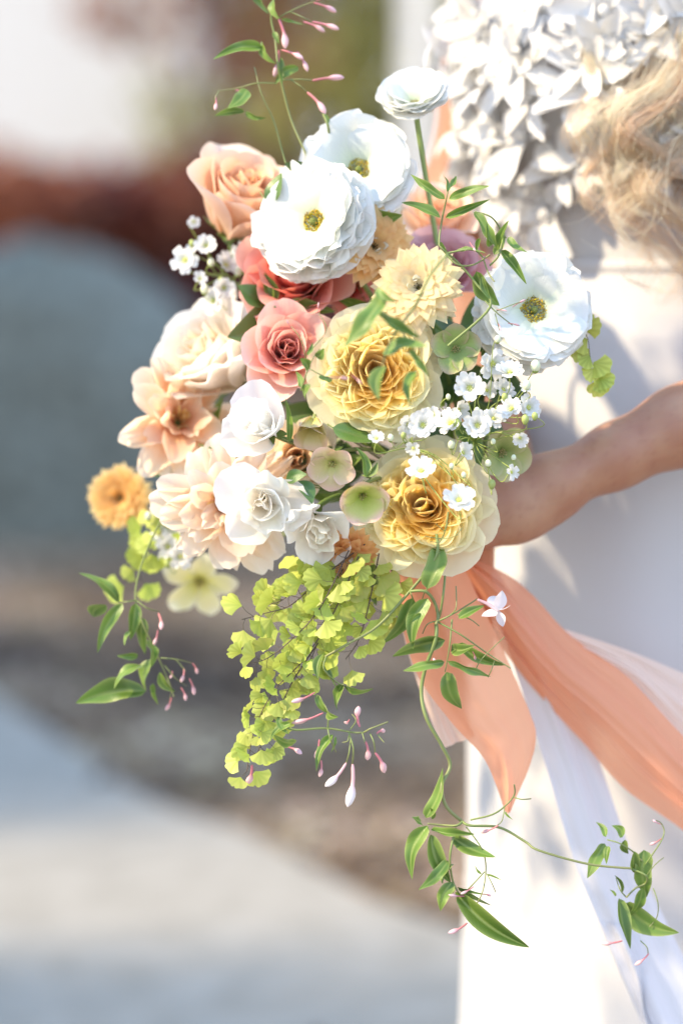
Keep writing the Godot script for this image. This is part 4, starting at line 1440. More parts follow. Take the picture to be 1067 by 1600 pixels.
func vines() -> void:
	# long vine from the middle down to the right
	vine("longest jasmine vine, hanging in front of the peach ribbon down to the bottom", 0.012, [
		[[682, 835, 680, 872, 640, 924, 590, 978, 545, 1005, 508, 1026], 2.6, 2.0],
		[[640, 924, 664, 924, 678, 940, 684, 962, 681, 975], 2.4, 2.6],
		[[681, 972, 680, 1000, 664, 1045, 658, 1082, 666, 1122, 690, 1165, 703, 1196, 690, 1228, 697, 1260, 722, 1284], 3.2, 2.8],
		[[695, 900, 692, 930, 687, 960, 681, 972], 1.8, 2.2], [[681, 972, 700, 963, 720, 952, 745, 936], 1.5, 1.1], [[700, 963, 712, 950, 712, 916], 1.0, 1.0], [[684, 970, 668, 975, 660, 990], 1.0, 0.9], [[714, 960, 735, 968, 748, 978], 1.0, 0.9],
		[[684, 972, 720, 992, 760, 1020, 797, 1044], 1.5, 1.0], [[706, 968, 702, 1010, 695, 1050], 1.5, 1.0], [[741, 1052, 752, 1030, 788, 995], 0.9, 0.7], [[762, 1058, 768, 1045, 772, 1032], 0.9, 0.7], [[672, 915, 664, 924, 660, 935], 1.2, 1.0], [[645, 936, 642, 928, 640, 924], 1.2, 1.0],
		[[722, 1284, 712, 1290, 690, 1289, 668, 1287], 2.2, 1.5], [[735, 1281, 768, 1273, 788, 1260, 803, 1242, 803, 1226], 1.5, 1.2], [[803, 1246, 815, 1249, 829, 1248], 1.0, 1.0], [[788, 1262, 784, 1282, 776, 1290], 0.9, 0.7],
		[[722, 1284, 735, 1290, 780, 1293, 820, 1315, 842, 1329, 918, 1350, 985, 1357], 2.2, 1.8], [[712, 1294, 703, 1335, 706, 1372, 716, 1396], 2.0, 1.5], [[728, 1292, 750, 1322, 758, 1345, 758, 1370, 752, 1398, 738, 1422], 1.1, 1.0], [[757, 1362, 742, 1378, 728, 1393], 0.9, 1.2], [[760, 1365, 768, 1380, 774, 1394], 0.8, 0.7]],
		[[668, 920, 682, 840, 1.0], [645, 934, 598, 1008, 1.15], [668, 935, 645, 1014, 1.0], [695, 1000, 612, 1027, 0.8], [694, 1034, 632, 1051, 0.55], [699, 1033, 766, 1061, 0.5], [697, 1050, 723, 1109, 1.2], [714, 1006, 790, 1039, 0.8], [716, 966, 756, 944, 1.2], [705, 1012, 738, 1008, 1.3], [660, 960, 640, 975, 1.3],
		[665, 1278, 692, 1200, 0.95], [668, 1290, 643, 1374, 1.0], [672, 1304, 706, 1380, 1.15], [673, 1297, 741, 1302, 0.6], [706, 1308, 773, 1339, 0.95], [700, 1345, 654, 1388, 1.0], [706, 1378, 689, 1424, 1.1], [711, 1394, 827, 1481, 0.7], [714, 1386, 770, 1416, 0.3], [707, 1350, 690, 1378, 1.2], [716, 1390, 762, 1398, 0.45], [658, 1285, 646, 1275, 1.5], [676, 1280, 672, 1262, 1.2], [752, 1366, 741, 1352, 0.8], [760, 1366, 782, 1375, 0.4], [790, 1268, 798, 1280, 0.6], [708, 1395, 704, 1380, 1.5]],
		[[730, 1442, 700, 1458, 1.2], [778, 1290, 750, 1301], [740, 1385, 719, 1397], [690, 1042, 676, 1028, 1.3], [738, 1018, 742, 1032, 1.2], [728, 1400, 700, 1398, 0.9], [752, 1397, 767, 1400, 1.2]])
	# its open flower
	var f := thing("jasmine_flower", "open pale lilac jasmine blossom in front of the peach ribbon", "flower", P(777, 954, 0.014))
	part("tube", tube_mesh(local(f, px_path([746, 937, 762, 944, 778, 955], 0.014, 5)), 2.2 * S, 3.4 * S, L(0.55, 0.3, 0.32), L(0.76, 0.62, 0.66), 8), M.bud, f)
	for q in [[784, 923, 0.018, 1.0], [752, 962, 0.020, 1.0], [792, 948, 0.030, 0.8], [786, 979, 0.016, 0.8], [776, 930, 0.0, 0.9]]:
		var m := leaf_mesh(0.62, 0.12, 0.22, 0.03, 0.95, L(0.78, 0.74, 0.78), L(0.82, 0.80, 0.84), L(0.82, 0.8, 0.84))
		put_leaf(f, "petal", m, M.petal, P(777, 954, 0.014), P(q[0], q[1], q[2]), nrm_near(0.5), q[3])
	# right end of the long vine
	vine("jasmine shoot with curled leaves over the skirt at the lower right edge", -0.012, [
		[[985, 1357, 1008, 1368, 1008, 1380, 992, 1388, 978, 1402], 1.8, 1.5], [[948, 1312, 968, 1318, 990, 1332, 1002, 1345], 1.0, 1.4], [[1008, 1350, 1030, 1318, 1037, 1300, 1032, 1286, 1024, 1282], 1.2, 0.9], [[1020, 1388, 1027, 1410, 1026, 1432, 1014, 1448], 0.9, 0.8], [[978, 1402, 968, 1390, 962, 1372], 1.2, 0.8], [[1000, 1470, 1010, 1480, 1012, 1492], 0.9, 0.8], [[1008, 1370, 1022, 1352, 1036, 1340], 0.9, 0.8]],
		[[946, 1308, 930, 1284, 1.2], [972, 1308, 955, 1290, 1.8], [944, 1318, 922, 1372, 1.0], [950, 1322, 946, 1350, 1.5], [976, 1312, 981, 1335, 1.5], [990, 1330, 998, 1368, 1.2], [1005, 1328, 1014, 1402, 1.25], [1003, 1388, 980, 1436, 1.2], [966, 1404, 988, 1481, 0.95], [974, 1412, 1060, 1457, 1.25], [962, 1400, 952, 1390, 1.2], [970, 1396, 962, 1368, 0.6]],
		[[972, 1470, 938, 1474, 1.1], [1013, 1490, 991, 1508, 1.2], [1032, 1288, 1019, 1281, 1.3], [1033, 1310, 1014, 1320, 1.2]])
	# upper right
	vine("jasmine sprig with paired leaves standing up beside the big white ranunculus", 0.022, [
		[[700, 540, 765, 480, 745, 445, 715, 410, 690, 388, 686, 376, 690, 345, 697, 311, 700, 296], 2.3, 1.2], [[690, 388, 712, 412, 738, 414, 765, 398], 1.6, 1.4], [[700, 395, 735, 390, 752, 400, 762, 425, 772, 440], 1.5, 1.2], [[742, 331, 765, 338, 778, 352, 790, 372], 1.3, 1.5], [[765, 415, 778, 400, 784, 380], 1.6, 1.8], [[758, 470, 775, 488, 800, 508], 1.2, 0.8], [[775, 486, 795, 478, 818, 470], 0.8, 0.7], [[773, 490, 777, 505, 780, 516], 0.8, 0.7]],
		[[695, 311, 642, 270, 0.7], [701, 311, 763, 292, 0.65], [698, 300, 692, 272, 0.9], [700, 298, 712, 274, 0.8], [688, 340, 627, 317, 0.8], [696, 340, 765, 311, 0.65], [740, 331, 779, 382, 0.6], [763, 386, 762, 346, 1.3], [777, 392, 790, 345, 0.9], [772, 398, 788, 362, 1.1], [793, 371, 824, 395, 1.0], [782, 391, 823, 441, 0.75], [744, 424, 779, 479, 1.1], [711, 392, 757, 393, 0.55], [688, 378, 702, 398, 1.2], [752, 432, 765, 468, 0.7], [750, 372, 745, 395, 1.0]],
		[[800, 480, 821, 468, 0.6], [793, 505, 812, 509, 0.7], [776, 502, 782, 517, 0.8], [775, 484, 792, 486, 0.6], [733, 378, 743, 395, 0.7]])
	# nearest to the viewer, soft
	vine("soft out of focus jasmine shoot crossing the upper yellow garden rose", 0.115, [
		[[700, 396, 672, 430, 648, 478, 622, 512], 2.2, 1.8], [[560, 500, 590, 488, 622, 512, 645, 545], 1.6, 1.4], [[622, 512, 605, 545, 596, 575], 1.4, 1.0]],
		[[600, 462, 534, 538, 1.2], [588, 452, 618, 470, 1.2], [588, 490, 656, 526, 0.65], [598, 552, 664, 538, 1.15], [602, 572, 590, 622, 1.1], [648, 580, 640, 630, 1.0], [640, 545, 668, 590, 0.8]],
		[[515, 590, 545, 592, 0.7], [548, 585, 565, 600, 0.6]])
	vine("little leaf twig lying over the left rim of the upper yellow garden rose", 0.058, [[[470, 610, 482, 575, 492, 555, 500, 545], 1.1, 0.7], [[482, 575, 500, 585, 520, 592], 0.9, 0.7], [[478, 560, 470, 530, 455, 510], 0.8, 0.6], [[488, 545, 510, 515, 497, 488], 0.7, 0.6]],
		[[494, 558, 506, 545, 1.7], [498, 590, 520, 592, 1.7], [482, 578, 470, 560, 1.5], [470, 605, 462, 580, 1.3], [484, 600, 476, 625, 1.4], [480, 555, 488, 535, 1.2]], [[497, 490, 498, 472, 0.7], [455, 512, 448, 500, 0.8]])
	# top
	vine("jasmine sprig with pink buds reaching up to the top edge", -0.050, [
		[[500, 420, 470, 330, 445, 250, 428, 190, 408, 145, 398, 105], 1.6, 1.0], [[440, -40, 428, 0, 424, 30, 430, 60, 434, 100, 440, 130, 456, 190, 482, 250, 515, 340], 1.6, 1.8], [[430, 130, 400, 130, 370, 138, 342, 142], 1.1, 0.7], [[432, 30, 445, 22, 470, 10, 492, 2], 1.1, 0.9], [[452, 18, 475, 28, 488, 36], 0.9, 0.8], [[440, 125, 470, 124, 490, 126], 1.0, 0.8], [[455, 125, 470, 135, 480, 144], 0.9, 0.8], [[505, 178, 512, 195, 515, 215, 520, 250], 2.0, 2.4], [[342, 142, 336, 155, 337, 172], 0.7, 0.6]],
		[[410, 74, 334, 92, 0.7], [408, 66, 427, 97, 0.8], [392, -12, 422, 22, 0.9], [426, 0, 434, 27, 1.0], [440, 30, 476, 38, 0.7], [436, 88, 442, 134, 1.0], [466, 104, 430, 132, 1.35], [386, 140, 356, 166, 1.5], [382, 174, 336, 180, 0.7], [384, 175, 416, 184, 0.85], [428, 50, 436, 68, 1.2], [506, 176, 515, 206, 0.7]],
		[[436, 30, 446, 76, 1.2], [440, 78, 474, 92, 1.1], [436, 78, 428, 120, 1.1], [464, 80, 481, 112, 1.1], [474, 34, 508, 50, 1.1], [488, 34, 530, 46], [490, 4, 526, 19, 1.1], [494, 0, 532, -4], [488, 126, 538, 121, 0.9], [480, 144, 509, 178, 1.1], [337, 150, 336, 172, 1.2], [368, 140, 380, 146, 1.5]])
	# lower left
	vine("jasmine sprig with pointed leaves hanging at the lower left, partly soft", -0.062, [
		[[330, 740, 268, 790, 230, 860, 212, 925, 222, 970, 240, 1010, 262, 1060, 272, 1088], 1.8, 1.2], [[212, 938, 200, 940, 186, 941], 1.2, 1.0], [[214, 938, 230, 950, 248, 955], 1.1, 0.9], [[252, 1028, 275, 1030, 300, 1036], 0.9, 0.6], [[275, 1030, 290, 1048], 0.7, 0.5], [[258, 1040, 275, 1060, 292, 1072], 0.7, 0.5], [[262, 1060, 268, 1080, 265, 1092], 0.7, 0.6]],
		[[187, 940, 126, 894, 0.85], [166, 945, 146, 966, 1.9], [192, 943, 153, 1020, 0.85], [212, 943, 206, 1000, 1.2], [222, 965, 228, 1022, 1.1], [216, 1024, 184, 1026, 1.1], [222, 1040, 178, 1072, 1.2], [228, 1080, 119, 1096, 0.85], [236, 1030, 226, 1080, 1.3], [250, 1050, 273, 1082, 1.3], [240, 1068, 246, 1103, 1.2], [206, 985, 195, 1006, 0.8], [232, 1000, 238, 1040, 1.2]],
		[[248, 958, 252, 984, 1.4], [247, 984, 240, 1008, 1.2], [214, 966, 208, 974, 2.2], [301, 1036, 309, 1053, 1.5], [288, 1044, 283, 1066, 1.4], [296, 1060, 304, 1086, 1.4], [283, 1074, 291, 1095, 1.4], [268, 1090, 259, 1110, 1.4], [270, 1048, 266, 1060, 1.5]])
	# bud cluster below the fern
	vine("jasmine twig with pale pink buds below the bright fern", 0.012, [
		[[430, 1125, 458, 1140, 510, 1138, 560, 1145, 580, 1138, 606, 1128], 1.9, 1.2], [[545, 1145, 552, 1170, 550, 1196], 1.2, 1.4], [[548, 1155, 545, 1178, 540, 1194], 1.1, 1.2], [[547, 1140, 556, 1126, 550, 1116], 0.9, 0.8], [[566, 1145, 570, 1160], 1.1, 1.1], [[578, 1146, 584, 1160, 586, 1178], 1.1, 1.1], [[512, 1138, 512, 1112, 500, 1090], 1.2, 1.0], [[545, 1150, 543, 1158, 535, 1160], 1.0, 0.8], [[590, 1148, 600, 1160], 0.9, 0.8], [[512, 1138, 516, 1155, 525, 1175], 1.2, 1.0], [[510, 1025, 506, 1045, 525, 1065, 537, 1070], 1.4, 1.3]],
		[[494, 1086, 513, 1114, 0.9], [520, 1148, 494, 1204, 0.8], [524, 1150, 518, 1176, 0.8], [536, 1068, 525, 1112, 1.1], [538, 1072, 580, 1078, 0.75], [504, 1022, 496, 1060, 1.1], [505, 1040, 532, 1082, 0.9], [455, 1130, 420, 1160, 1.1], [462, 1160, 430, 1150, 1.2], [434, 1120, 452, 1148, 1.2], [512, 1112, 526, 1120, 1.2]],
		[[505, 1114, 455, 1130, 0.8], [492, 1082, 455, 1097, 1.0], [571, 1158, 574, 1188, 1.6], [586, 1176, 601, 1208, 1.5], [562, 1136, 560, 1103, 1.6], [546, 1124, 538, 1130, 3.0], [588, 1146, 602, 1142, 2.2], [499, 1155, 492, 1185, 1.2], [502, 1188, 499, 1214, 1.7], [446, 1166, 472, 1178, 1.5], [394, 1195, 386, 1226, 1.6]])
	var wb := thing("jasmine_buds", "two long white jasmine buds hanging lowest under the pink bud twig", "flower bud", P(551, 1195, 0.012))
	put_leaf(wb, "bud", M.white_bud, M.bud, P(551, 1194, 0.014), P(543, 1261, 0.016), nrm_near(), 1.15)
	put_leaf(wb, "bud", M.white_bud, M.bud, P(541, 1192, 0.014), P(508, 1229, 0.018), nrm_near(), 1.2)


func ferns() -> void:
	var g := [
		["bright fern frond bending furthest left, three fans at its tip", [570, 850, 500, 905, 455, 945, 415, 958, 378, 968], 0.004, 27.0, 13.0],
		["bright fern frond with a dense sunlit cluster left of the middle", [545, 860, 500, 950, 455, 1000, 415, 1030, 382, 1036], 0.012, 25.0, 10.0],
		["longest bright fern frond, reaching down to the lowest pale fans", [560, 870, 520, 960, 475, 1030, 428, 1080, 398, 1140, 386, 1205], 0.008, 25.0, 10.5],
		["bright fern frond hanging straight under the garden rose", [592, 865, 575, 950, 560, 1000, 540, 1030], 0.000, 26.0, 11.0],
		["short bright fern frond right under the lowest white spray rose", [510, 860, 475, 905, 445, 935, 420, 945], -0.006, 26.0, 10.0],
		["greener fern frond at the right of the bunch", [605, 860, 612, 900, 600, 950, 585, 985], -0.012, 26.0, 12.0],
		["bright fern frond in the middle of the bunch behind the vine stem", [550, 865, 520, 920, 505, 975, 490, 1020, 470, 1060], -0.004, 25.0, 10.0],
		["small fern frond beside the dense cluster with rounder fans", [500, 1000, 460, 1060, 440, 1100, 415, 1150, 400, 1180], 0.006, 22.0, 9.0],
		["bright fern frond high in the bunch behind the white spray roses", [570, 850, 530, 885, 480, 905, 440, 905], -0.012, 26.0, 11.0],
	]
	for q in g:
		frond(q[0], q[1], q[2], q[3], q[4])
	frond("soft out of focus fern frond under the yellow strawflower at the left", [262, 770, 240, 820, 225, 870, 212, 915], -0.13, 27.0, 13.0)
	frond("soft fern frond between yellow strawflower and lower peach dahlia", [290, 770, 265, 800, 250, 840, 235, 860], -0.11, 25.0, 12.0)
	var o := thing("maidenhair_frond", "small single fern frond standing out to the right of the big white ranunculus", "fern", P(890, 500, -0.03), "maidenhair fern fronds under the flowers")
	part("stem", tube_mesh(local(o, px_path([880, 520, 905, 512, 918, 530, 922, 560, 935, 590], -0.03, 6)), 0.8 * S, 0.5 * S, L(0.08, 0.05, 0.04), L(0.12, 0.1, 0.05), 5), M.stem, o)
	for q in [[910, 515, 936, 500], [912, 517, 905, 494], [918, 530, 893, 540], [920, 545, 896, 562], [922, 556, 905, 570], [926, 566, 952, 580], [928, 575, 920, 596], [935, 590, 958, 600], [934, 592, 930, 618], [936, 592, 948, 612]]:
		put_leaf(o, "leaflet", M.fans[rng.randi() % 8], M.fern, P(q[0], q[1], -0.03), P(q[2], q[3], -0.026), nrm_near(0.5), 1.0)


func bouquet() -> void:
	var peach := L(0.88, 0.46, 0.23)
	var blush := L(0.88, 0.64, 0.50)
	var white := L(0.94, 0.94, 0.92)
	var cream := L(0.88, 0.76, 0.50)
	var gr := "white butterfly ranunculus flowers"
	var o := bloom("white_ranunculus", "topmost small white ranunculus on its own bent green stem", "flower", 648, 158, -0.06, V(-0.1, 0.72, 0.75), gr, 0.006)
	ranunculus(o, 60 * S, 26.0)
	o = bloom("white_ranunculus", "white ranunculus with yellow green centre, upper one of the overlapping pair", "flower", 560, 262, -0.055, V(0.02, 0.28, 0.95), gr, 0.008)
	ranunculus(o, 86 * S, 10.0, 0, 1.4, 1.25)
	o = bloom("white_ranunculus", "white frilly ranunculus overlapping in front of another, facing left", "flower", 484, 342, -0.025, V(-0.50, 0.26, 0.83), gr, 0.010)
	ranunculus(o, 90 * S, 9.0, 2, 1.7, 1.25)
	o = bloom("white_ranunculus", "big flat white ranunculus at the right side, dark ringed yellow centre", "flower", 836, 482, -0.012, V(0.16, 0.20, 0.96), gr, 0.008)
	ranunculus(o, 84 * S, 4.0, 2, 0.9, 1.35)

	o = bloom("blush_rose", "soft blush peach rose at the upper left, seen from its side", "rose", 360, 365, -0.12, V(0.30, 0.70, 0.62), "roses")
	rose(o, 116 * S, 0.5, 22, L(0.9, 0.52, 0.24), L(0.88, 0.60, 0.42), L(0.86, 0.70, 0.60))
	o = bloom("coral_rose", "deep coral rose half covered by the frilly white ranunculus", "rose", 465, 445, -0.075, V(-0.15, 0.35, 0.92), "roses", 0.02)
	rose(o, 104 * S, 0.85, 24, L(0.84, 0.20, 0.14), L(0.88, 0.38, 0.30), L(0.90, 0.54, 0.47))
	o = bloom("coral_rose", "salmon pink rose left of the upper yellow garden rose", "rose", 448, 548, -0.035, V(0.10, 0.12, 0.98), "roses", 0.024)
	rose(o, 84 * S, 0.8, 24, L(0.91, 0.40, 0.31), L(0.92, 0.55, 0.47), L(0.93, 0.68, 0.61))
	o = bloom("mauve_rose", "dusky mauve pink rose behind the cream strawflower, soft", "rose", 692, 425, -0.10, V(0.1, 0.55, 0.8), "roses", 0.02)
	rose(o, 84 * S, 0.7, 20, L(0.60, 0.22, 0.22), L(0.68, 0.36, 0.38), L(0.76, 0.52, 0.54))
	o = bloom("peach_rose", "pale peach rose furthest back under the topmost white ranunculus", "rose", 686, 345, -0.14, V(0.15, 0.7, 0.68), "roses", 0.02)
	rose(o, 78 * S, 0.7, 18, L(0.88, 0.48, 0.25), L(0.88, 0.62, 0.45), L(0.88, 0.74, 0.62))
	o = bloom("white_rose", "large ruffled white rose with peach heart at the left edge of the bouquet", "rose", 352, 572, -0.11, V(-0.62, 0.50, 0.6), "roses", 0.02)
	rose(o, 122 * S, 0.75, 24, L(0.94, 0.78, 0.60), L(0.95, 0.92, 0.89), L(0.90, 0.88, 0.84), M.petal_thin, 1.8)
	o = bloom("white_rose", "small white blurred rose above the large ruffled white one", "rose", 352, 490, -0.13, V(-0.5, 0.5, 0.7), "roses", 0.01)
	rose(o, 48 * S, 0.8, 14, L(0.88, 0.72, 0.52), L(0.86, 0.82, 0.76), L(0.86, 0.84, 0.81), M.petal_thin)

	o = bloom("garden_rose", "full yellow garden rose in the middle, under the soft jasmine shoot", "rose", 586, 578, 0.008, V(-0.06, 0.10, 0.99), "full yellow garden roses", 0.030)
	garden_rose(o, 98 * S)
	o = bloom("garden_rose", "full yellow garden rose at the lower right with baby's breath on it", "rose", 660, 782, 0.006, V(-0.14, 0.26, 0.95), "full yellow garden roses", 0.032)
	garden_rose(o, 101 * S)

	var sg := "strawflowers with many pointed petals"
	o = bloom("strawflower", "cream strawflower with small dark centre above the yellow garden rose", "flower", 652, 446, 0.004, V(-0.16, 0.22, 0.96), sg, 0.008)
	strawflower(o, 72 * S, L(0.93, 0.87, 0.66), L(0.94, 0.78, 0.50))
	o = bloom("strawflower", "apricot strawflower partly hidden behind the upper white pair", "flower", 586, 384, -0.034, V(0.30, 0.05, 0.95), sg, 0.006)
	strawflower(o, 68 * S, L(0.92, 0.70, 0.36), L(0.93, 0.66, 0.34))
	o = bloom("strawflower", "blurred yellow strawflower standing out at the far left", "flower", 187, 778, -0.18, V(-0.15, -0.05, 0.98), sg, 0.006)
	strawflower(o, 58 * S, L(0.92, 0.58, 0.18), L(0.93, 0.72, 0.36))
	o = bloom("strawflower", "apricot strawflower seen edge on under the lowest white spray rose", "flower", 540, 866, -0.002, V(0.1, -0.62, 0.78), sg, 0.004)
	strawflower(o, 52 * S, L(0.86, 0.52, 0.2), L(0.88, 0.55, 0.28))

	o = bloom("peach_dahlia", "peach dahlia with loose petals at the far left, stamens to its right", "flower", 284, 655, -0.09, V(0.28, 0.12, 0.95), "loose petalled peach dahlias", 0.018)
	dahlia(o, 104 * S, L(0.9, 0.45, 0.17), L(0.94, 0.67, 0.46), L(0.95, 0.81, 0.67), 1.25)
	o = bloom("peach_dahlia", "pale peach dahlia next to the white spray roses, longest petal pointing down", "flower", 352, 790, -0.025, V(-0.12, -0.06, 0.99), "loose petalled peach dahlias", 0.020)
	dahlia(o, 114 * S, L(0.9, 0.52, 0.22), L(0.95, 0.76, 0.60), L(0.95, 0.86, 0.77))

	var wg := "small white spray roses"
	o = bloom("spray_rose", "upper white spray rose bud, half open, left of the yellow garden rose", "rose", 410, 664, 0.012, V(-0.35, 0.28, 0.89), wg, 0.018)
	rose(o, 74 * S, 0.3, 11, L(0.94, 0.92, 0.88), L(0.94, 0.93, 0.91), white, M.petal_thin, 1.65)
	o = bloom("spray_rose", "middle white spray rose, widest of the three, over the pale peach dahlia", "rose", 412, 786, 0.018, V(0.05, -0.12, 0.99), wg, 0.020)
	rose(o, 76 * S, 0.68, 13, L(0.95, 0.90, 0.82), L(0.94, 0.92, 0.89), white, M.petal_thin, 1.65)
	o = bloom("spray_rose", "lowest white spray rose, nodding, above the fern", "rose", 496, 824, 0.010, V(0.12, -0.46, 0.88), wg, 0.016)
	rose(o, 68 * S, 0.6, 12, L(0.95, 0.87, 0.77), L(0.94, 0.91, 0.87), white, M.petal_thin, 1.65)

	var hg := "green hellebore flowers"
	var ga := L(0.17, 0.25, 0.06)
	var gb := L(0.26, 0.34, 0.09)
	var gp := L(0.50, 0.36, 0.28)
	o = bloom("hellebore", "round green hellebore facing the viewer right of the yellow garden rose", "flower", 712, 545, -0.004, V(0.06, 0.05, 1.0), hg, 0.004)
	hellebore(o, 43 * S, 58, 84, ga, gb, L(0.42, 0.34, 0.22))
	o = bloom("hellebore", "pale hellebore flushed with pink, its cup nodding left of the lower garden rose", "flower", 566, 772, 0.030, V(0.05, -0.42, 0.88), hg, 0.0)
	hellebore(o, 52 * S, 34, 62, L(0.40, 0.52, 0.08), L(0.52, 0.56, 0.16), L(0.76, 0.50, 0.42))
	o = bloom("hellebore", "pink flushed hellebore seen from its side between the two garden roses", "flower", 520, 722, 0.006, V(-0.1, -0.5, 0.8), hg, 0.0)
	hellebore(o, 44 * S, 52, 84, L(0.44, 0.48, 0.12), L(0.62, 0.52, 0.30), L(0.78, 0.54, 0.48))
	o = bloom("hellebore", "green hellebore under the baby's breath next to the bride's wrist", "flower", 782, 706, -0.030, V(0.35, -0.25, 0.9), hg, 0.0)
	hellebore(o, 50 * S, 52, 80, ga, L(0.34, 0.38, 0.13), L(0.46, 0.42, 0.24))
	o = bloom("hellebore", "half closed green hellebore below the salmon pink rose", "flower", 490, 655, -0.012, V(-0.1, -0.72, 0.6), hg, 0.0)
	hellebore(o, 52 * S, 16, 44, L(0.46, 0.46, 0.11), L(0.60, 0.52, 0.22), L(0.72, 0.50, 0.38))
	o = bloom("pale_yellow_flower", "blurred pale yellow blossom hanging below the pale peach dahlia", "flower", 312, 905, -0.19, V(0.0, -0.55, 0.8), "", 0.0)
	hellebore(o, 70 * S, 62, 96, L(0.66, 0.64, 0.12), L(0.86, 0.80, 0.42), L(0.90, 0.87, 0.70), 0.6)

	o = bloom("peach_rose", "pale peach rose glimpsed deep between the white spray roses and the hellebores", "rose", 462, 716, -0.052, V(0.05, 0.05, 1.0), "roses", 0.02)
	rose(o, 70 * S, 0.8, 16, L(0.92, 0.62, 0.36), L(0.94, 0.76, 0.55), L(0.95, 0.84, 0.68))
	o = bloom("coral_rose", "small coral rose half hidden under the apricot strawflower behind the white pair", "rose", 545, 445, -0.085, V(0.1, 0.2, 1.0), "roses", 0.02)
	rose(o, 58 * S, 0.8, 14, L(0.80, 0.18, 0.13), L(0.84, 0.34, 0.27), L(0.88, 0.50, 0.43))

	greenery()
	single_leaf("dark green leaf left of the upper white pair, upper of two", [480, 280, -0.04], [445, 255, -0.035], 1.1)
	single_leaf("dark green leaf beside the blush rose, lower of two", [418, 318, -0.04], [440, 270, -0.035], 1.1)
	single_leaf("smooth dark leaf between the yellow garden roses", [520, 668, 0.0], [590, 690, 0.005], 0.95)
	single_leaf("small upright bright leaf beside the pink flushed hellebore", [572, 745, 0.022], [556, 698, 0.02], 1.0, false)
	single_leaf("second small bright leaf, bent to the right of the pink flushed hellebore", [574, 745, 0.022], [590, 722, 0.02], 1.1, false)
	single_leaf("grey green sepal like leaf right of the middle white spray rose", [448, 752, 0.02], [478, 742, 0.03], 1.0)
	single_leaf("grey green leaf pointing down beside the middle white spray rose", [466, 752, 0.02], [487, 786, 0.03], 1.0)
	single_leaf("thin green leaf at the right rim of the upper white spray rose", [452, 690, 0.012], [446, 622, 0.02], 0.5, false)

	gypsophila("baby's breath sprig with many white flowers between hellebore and bride's wrist", [740, 690], [[733, 607, 28, 0.012, 0.0, 0.15], [745, 665, 26, 0.014, 0.0, 0.1], [768, 568, 27, -0.012], [796, 584, 24, -0.004], [705, 662, 24, 0.0], [800, 640, 23, 0.0], [824, 637, 22, -0.006], [770, 655, 20, -0.008], [722, 708, 18, 0.006], [812, 684, 15, 0.008], [798, 738, 13, 0.012], [760, 610, 16, -0.02], [715, 640, 20, -0.015], [785, 610, 20, -0.02], [820, 605, 10, 0.004]],
		[[713, 662, 7], [745, 642, 5], [822, 602, 7], [836, 572, 8], [705, 695, 6], [770, 690, 4], [762, 724, 5], [788, 620, 5], [768, 756, 6], [820, 655, 6], [835, 650, 5], [700, 620, 4], [735, 698, 4], [777, 530, 5], [802, 715, 4]], 0.018)
	gypsophila("baby's breath sprig over the top of the lower yellow garden rose", [640, 700], [[660, 665, 28, 0.006, 0.0, 0.2], [638, 662, 22, -0.006], [588, 686, 14, 0.012], [658, 738, 26, 0.014, -0.1, 0.9], [716, 783, 27, 0.022, 0.1, 0.6], [676, 648, 15, -0.004], [646, 700, 13, 0.006]],
		[[610, 684, 5], [705, 728, 4], [630, 680, 4], [724, 742, 4], [738, 770, 5]], 0.034)
	gypsophila("blurred baby's breath sprig at the left behind the blush rose", [365, 440], [[290, 407, 25, 0.0, -0.2, 0.1], [322, 385, 22], [352, 416, 24], [303, 346, 12], [312, 436, 13], [350, 450, 22], [380, 395, 20], [335, 470, 24]], [[300, 380, 5], [330, 410, 6], [345, 440, 6], [320, 452, 7], [372, 425, 6]], -0.10)
	gypsophila("blurred white blossom sprig between yellow strawflower and peach dahlia", [290, 800], [[240, 812, 14], [250, 835, 18], [262, 855, 24], [282, 870, 22], [270, 838, 18], [296, 852, 18], [256, 870, 20]], [[232, 806, 6], [262, 880, 6]], -0.115)
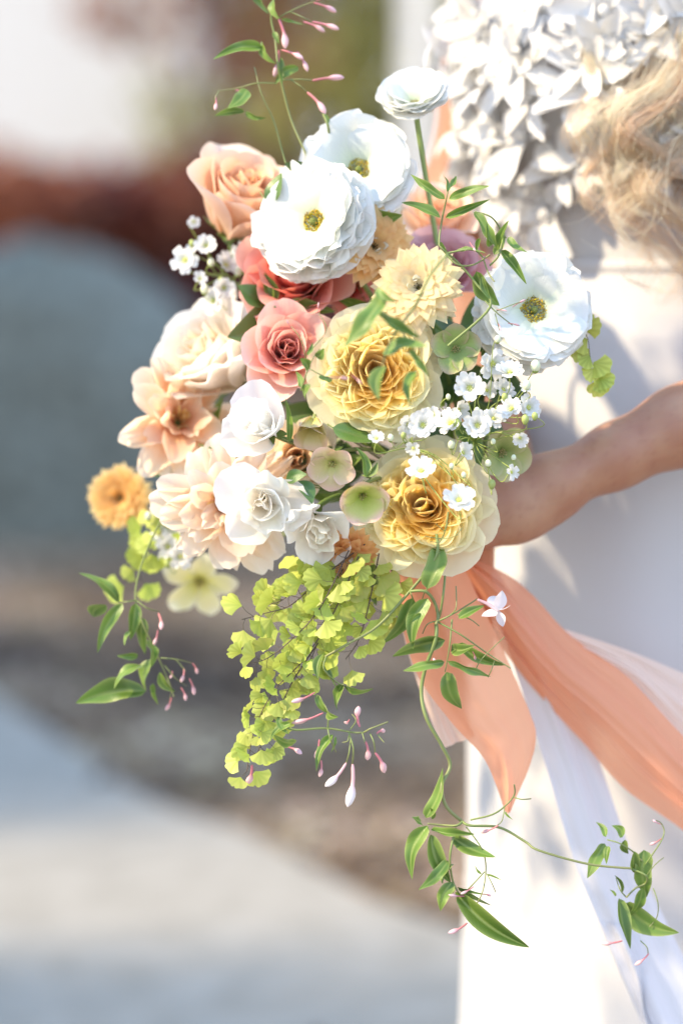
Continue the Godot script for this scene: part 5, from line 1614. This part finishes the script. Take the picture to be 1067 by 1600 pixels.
	# a wiry green twig on the lower garden rose
	vine("wiry green twig lying on the lower yellow garden rose", 0.036, [[[700, 800, 696, 825, 690, 842, 683, 850], 1.2, 1.0], [[690, 842, 664, 838], 0.8, 0.6], [[690, 842, 710, 838, 722, 824], 0.8, 0.6], [[694, 830, 680, 818], 0.7, 0.5], [[696, 824, 704, 812], 0.7, 0.5], [[684, 848, 672, 846], 0.7, 0.5]], [], [], "twig", 1.0, "")
	vines()
	ferns()
	ribbons()


func _ready() -> void:
	rng.seed = 20240611
	# --- camera: a short telephoto, wide open, focused on the yellow roses
	var focus := Vector3(0, 0.93, 0)
	var pitch := deg_to_rad(7.0)
	FW = Vector3(0, -sin(pitch), -cos(pitch))
	UPV = Vector3(0, cos(pitch), -sin(pitch))
	C = focus - FW * DIST
	var cam := Camera3D.new()
	cam.name = "camera"
	cam.keep_aspect = Camera3D.KEEP_HEIGHT
	var at := CameraAttributesPhysical.new()
	at.frustum_focal_length = 57.0
	at.frustum_focus_distance = DIST - 0.016
	at.frustum_near = 0.05
	at.frustum_far = 400.0
	at.exposure_aperture = 1.2
	cam.attributes = at
	cam.transform = Transform3D(Basis(RT, UPV, -FW), C)
	add_child(cam)
	cam.current = true
	# --- sky, sun, exposure
	var sky := ProceduralSkyMaterial.new()
	sky.sky_top_color = Color(0.61, 0.72, 0.87)
	sky.sky_horizon_color = Color(0.92, 0.925, 0.93)
	sky.sky_curve = 0.18
	sky.ground_bottom_color = Color(0.30, 0.27, 0.24)
	sky.ground_horizon_color = Color(0.55, 0.52, 0.48)
	sky.sky_energy_multiplier = 1.22
	var e := Environment.new()
	e.background_mode = Environment.BG_SKY
	e.sky = Sky.new()
	e.sky.sky_material = sky
	e.tonemap_mode = Environment.TONE_MAPPER_LINEAR
	e.tonemap_exposure = 1.98
	e.sdfgi_enabled = true
	e.ssao_enabled = true
	e.ssil_enabled = true
	var we := WorldEnvironment.new()
	we.name = "environment"
	we.environment = e
	add_child(we)
	var sun := DirectionalLight3D.new()
	sun.name = "sun"
	var towards := SUN
	sun.basis = Basis.looking_at(-towards, Vector3.UP)
	sun.light_color = Color(1.0, 0.91, 0.76)
	sun.light_energy = 1.32
	sun.light_angular_distance = 2.4
	sun.shadow_enabled = true
	add_child(sun)

	materials()
	garden()
	BIND = P(738, 812, -0.102)
	person()
	bouquet()
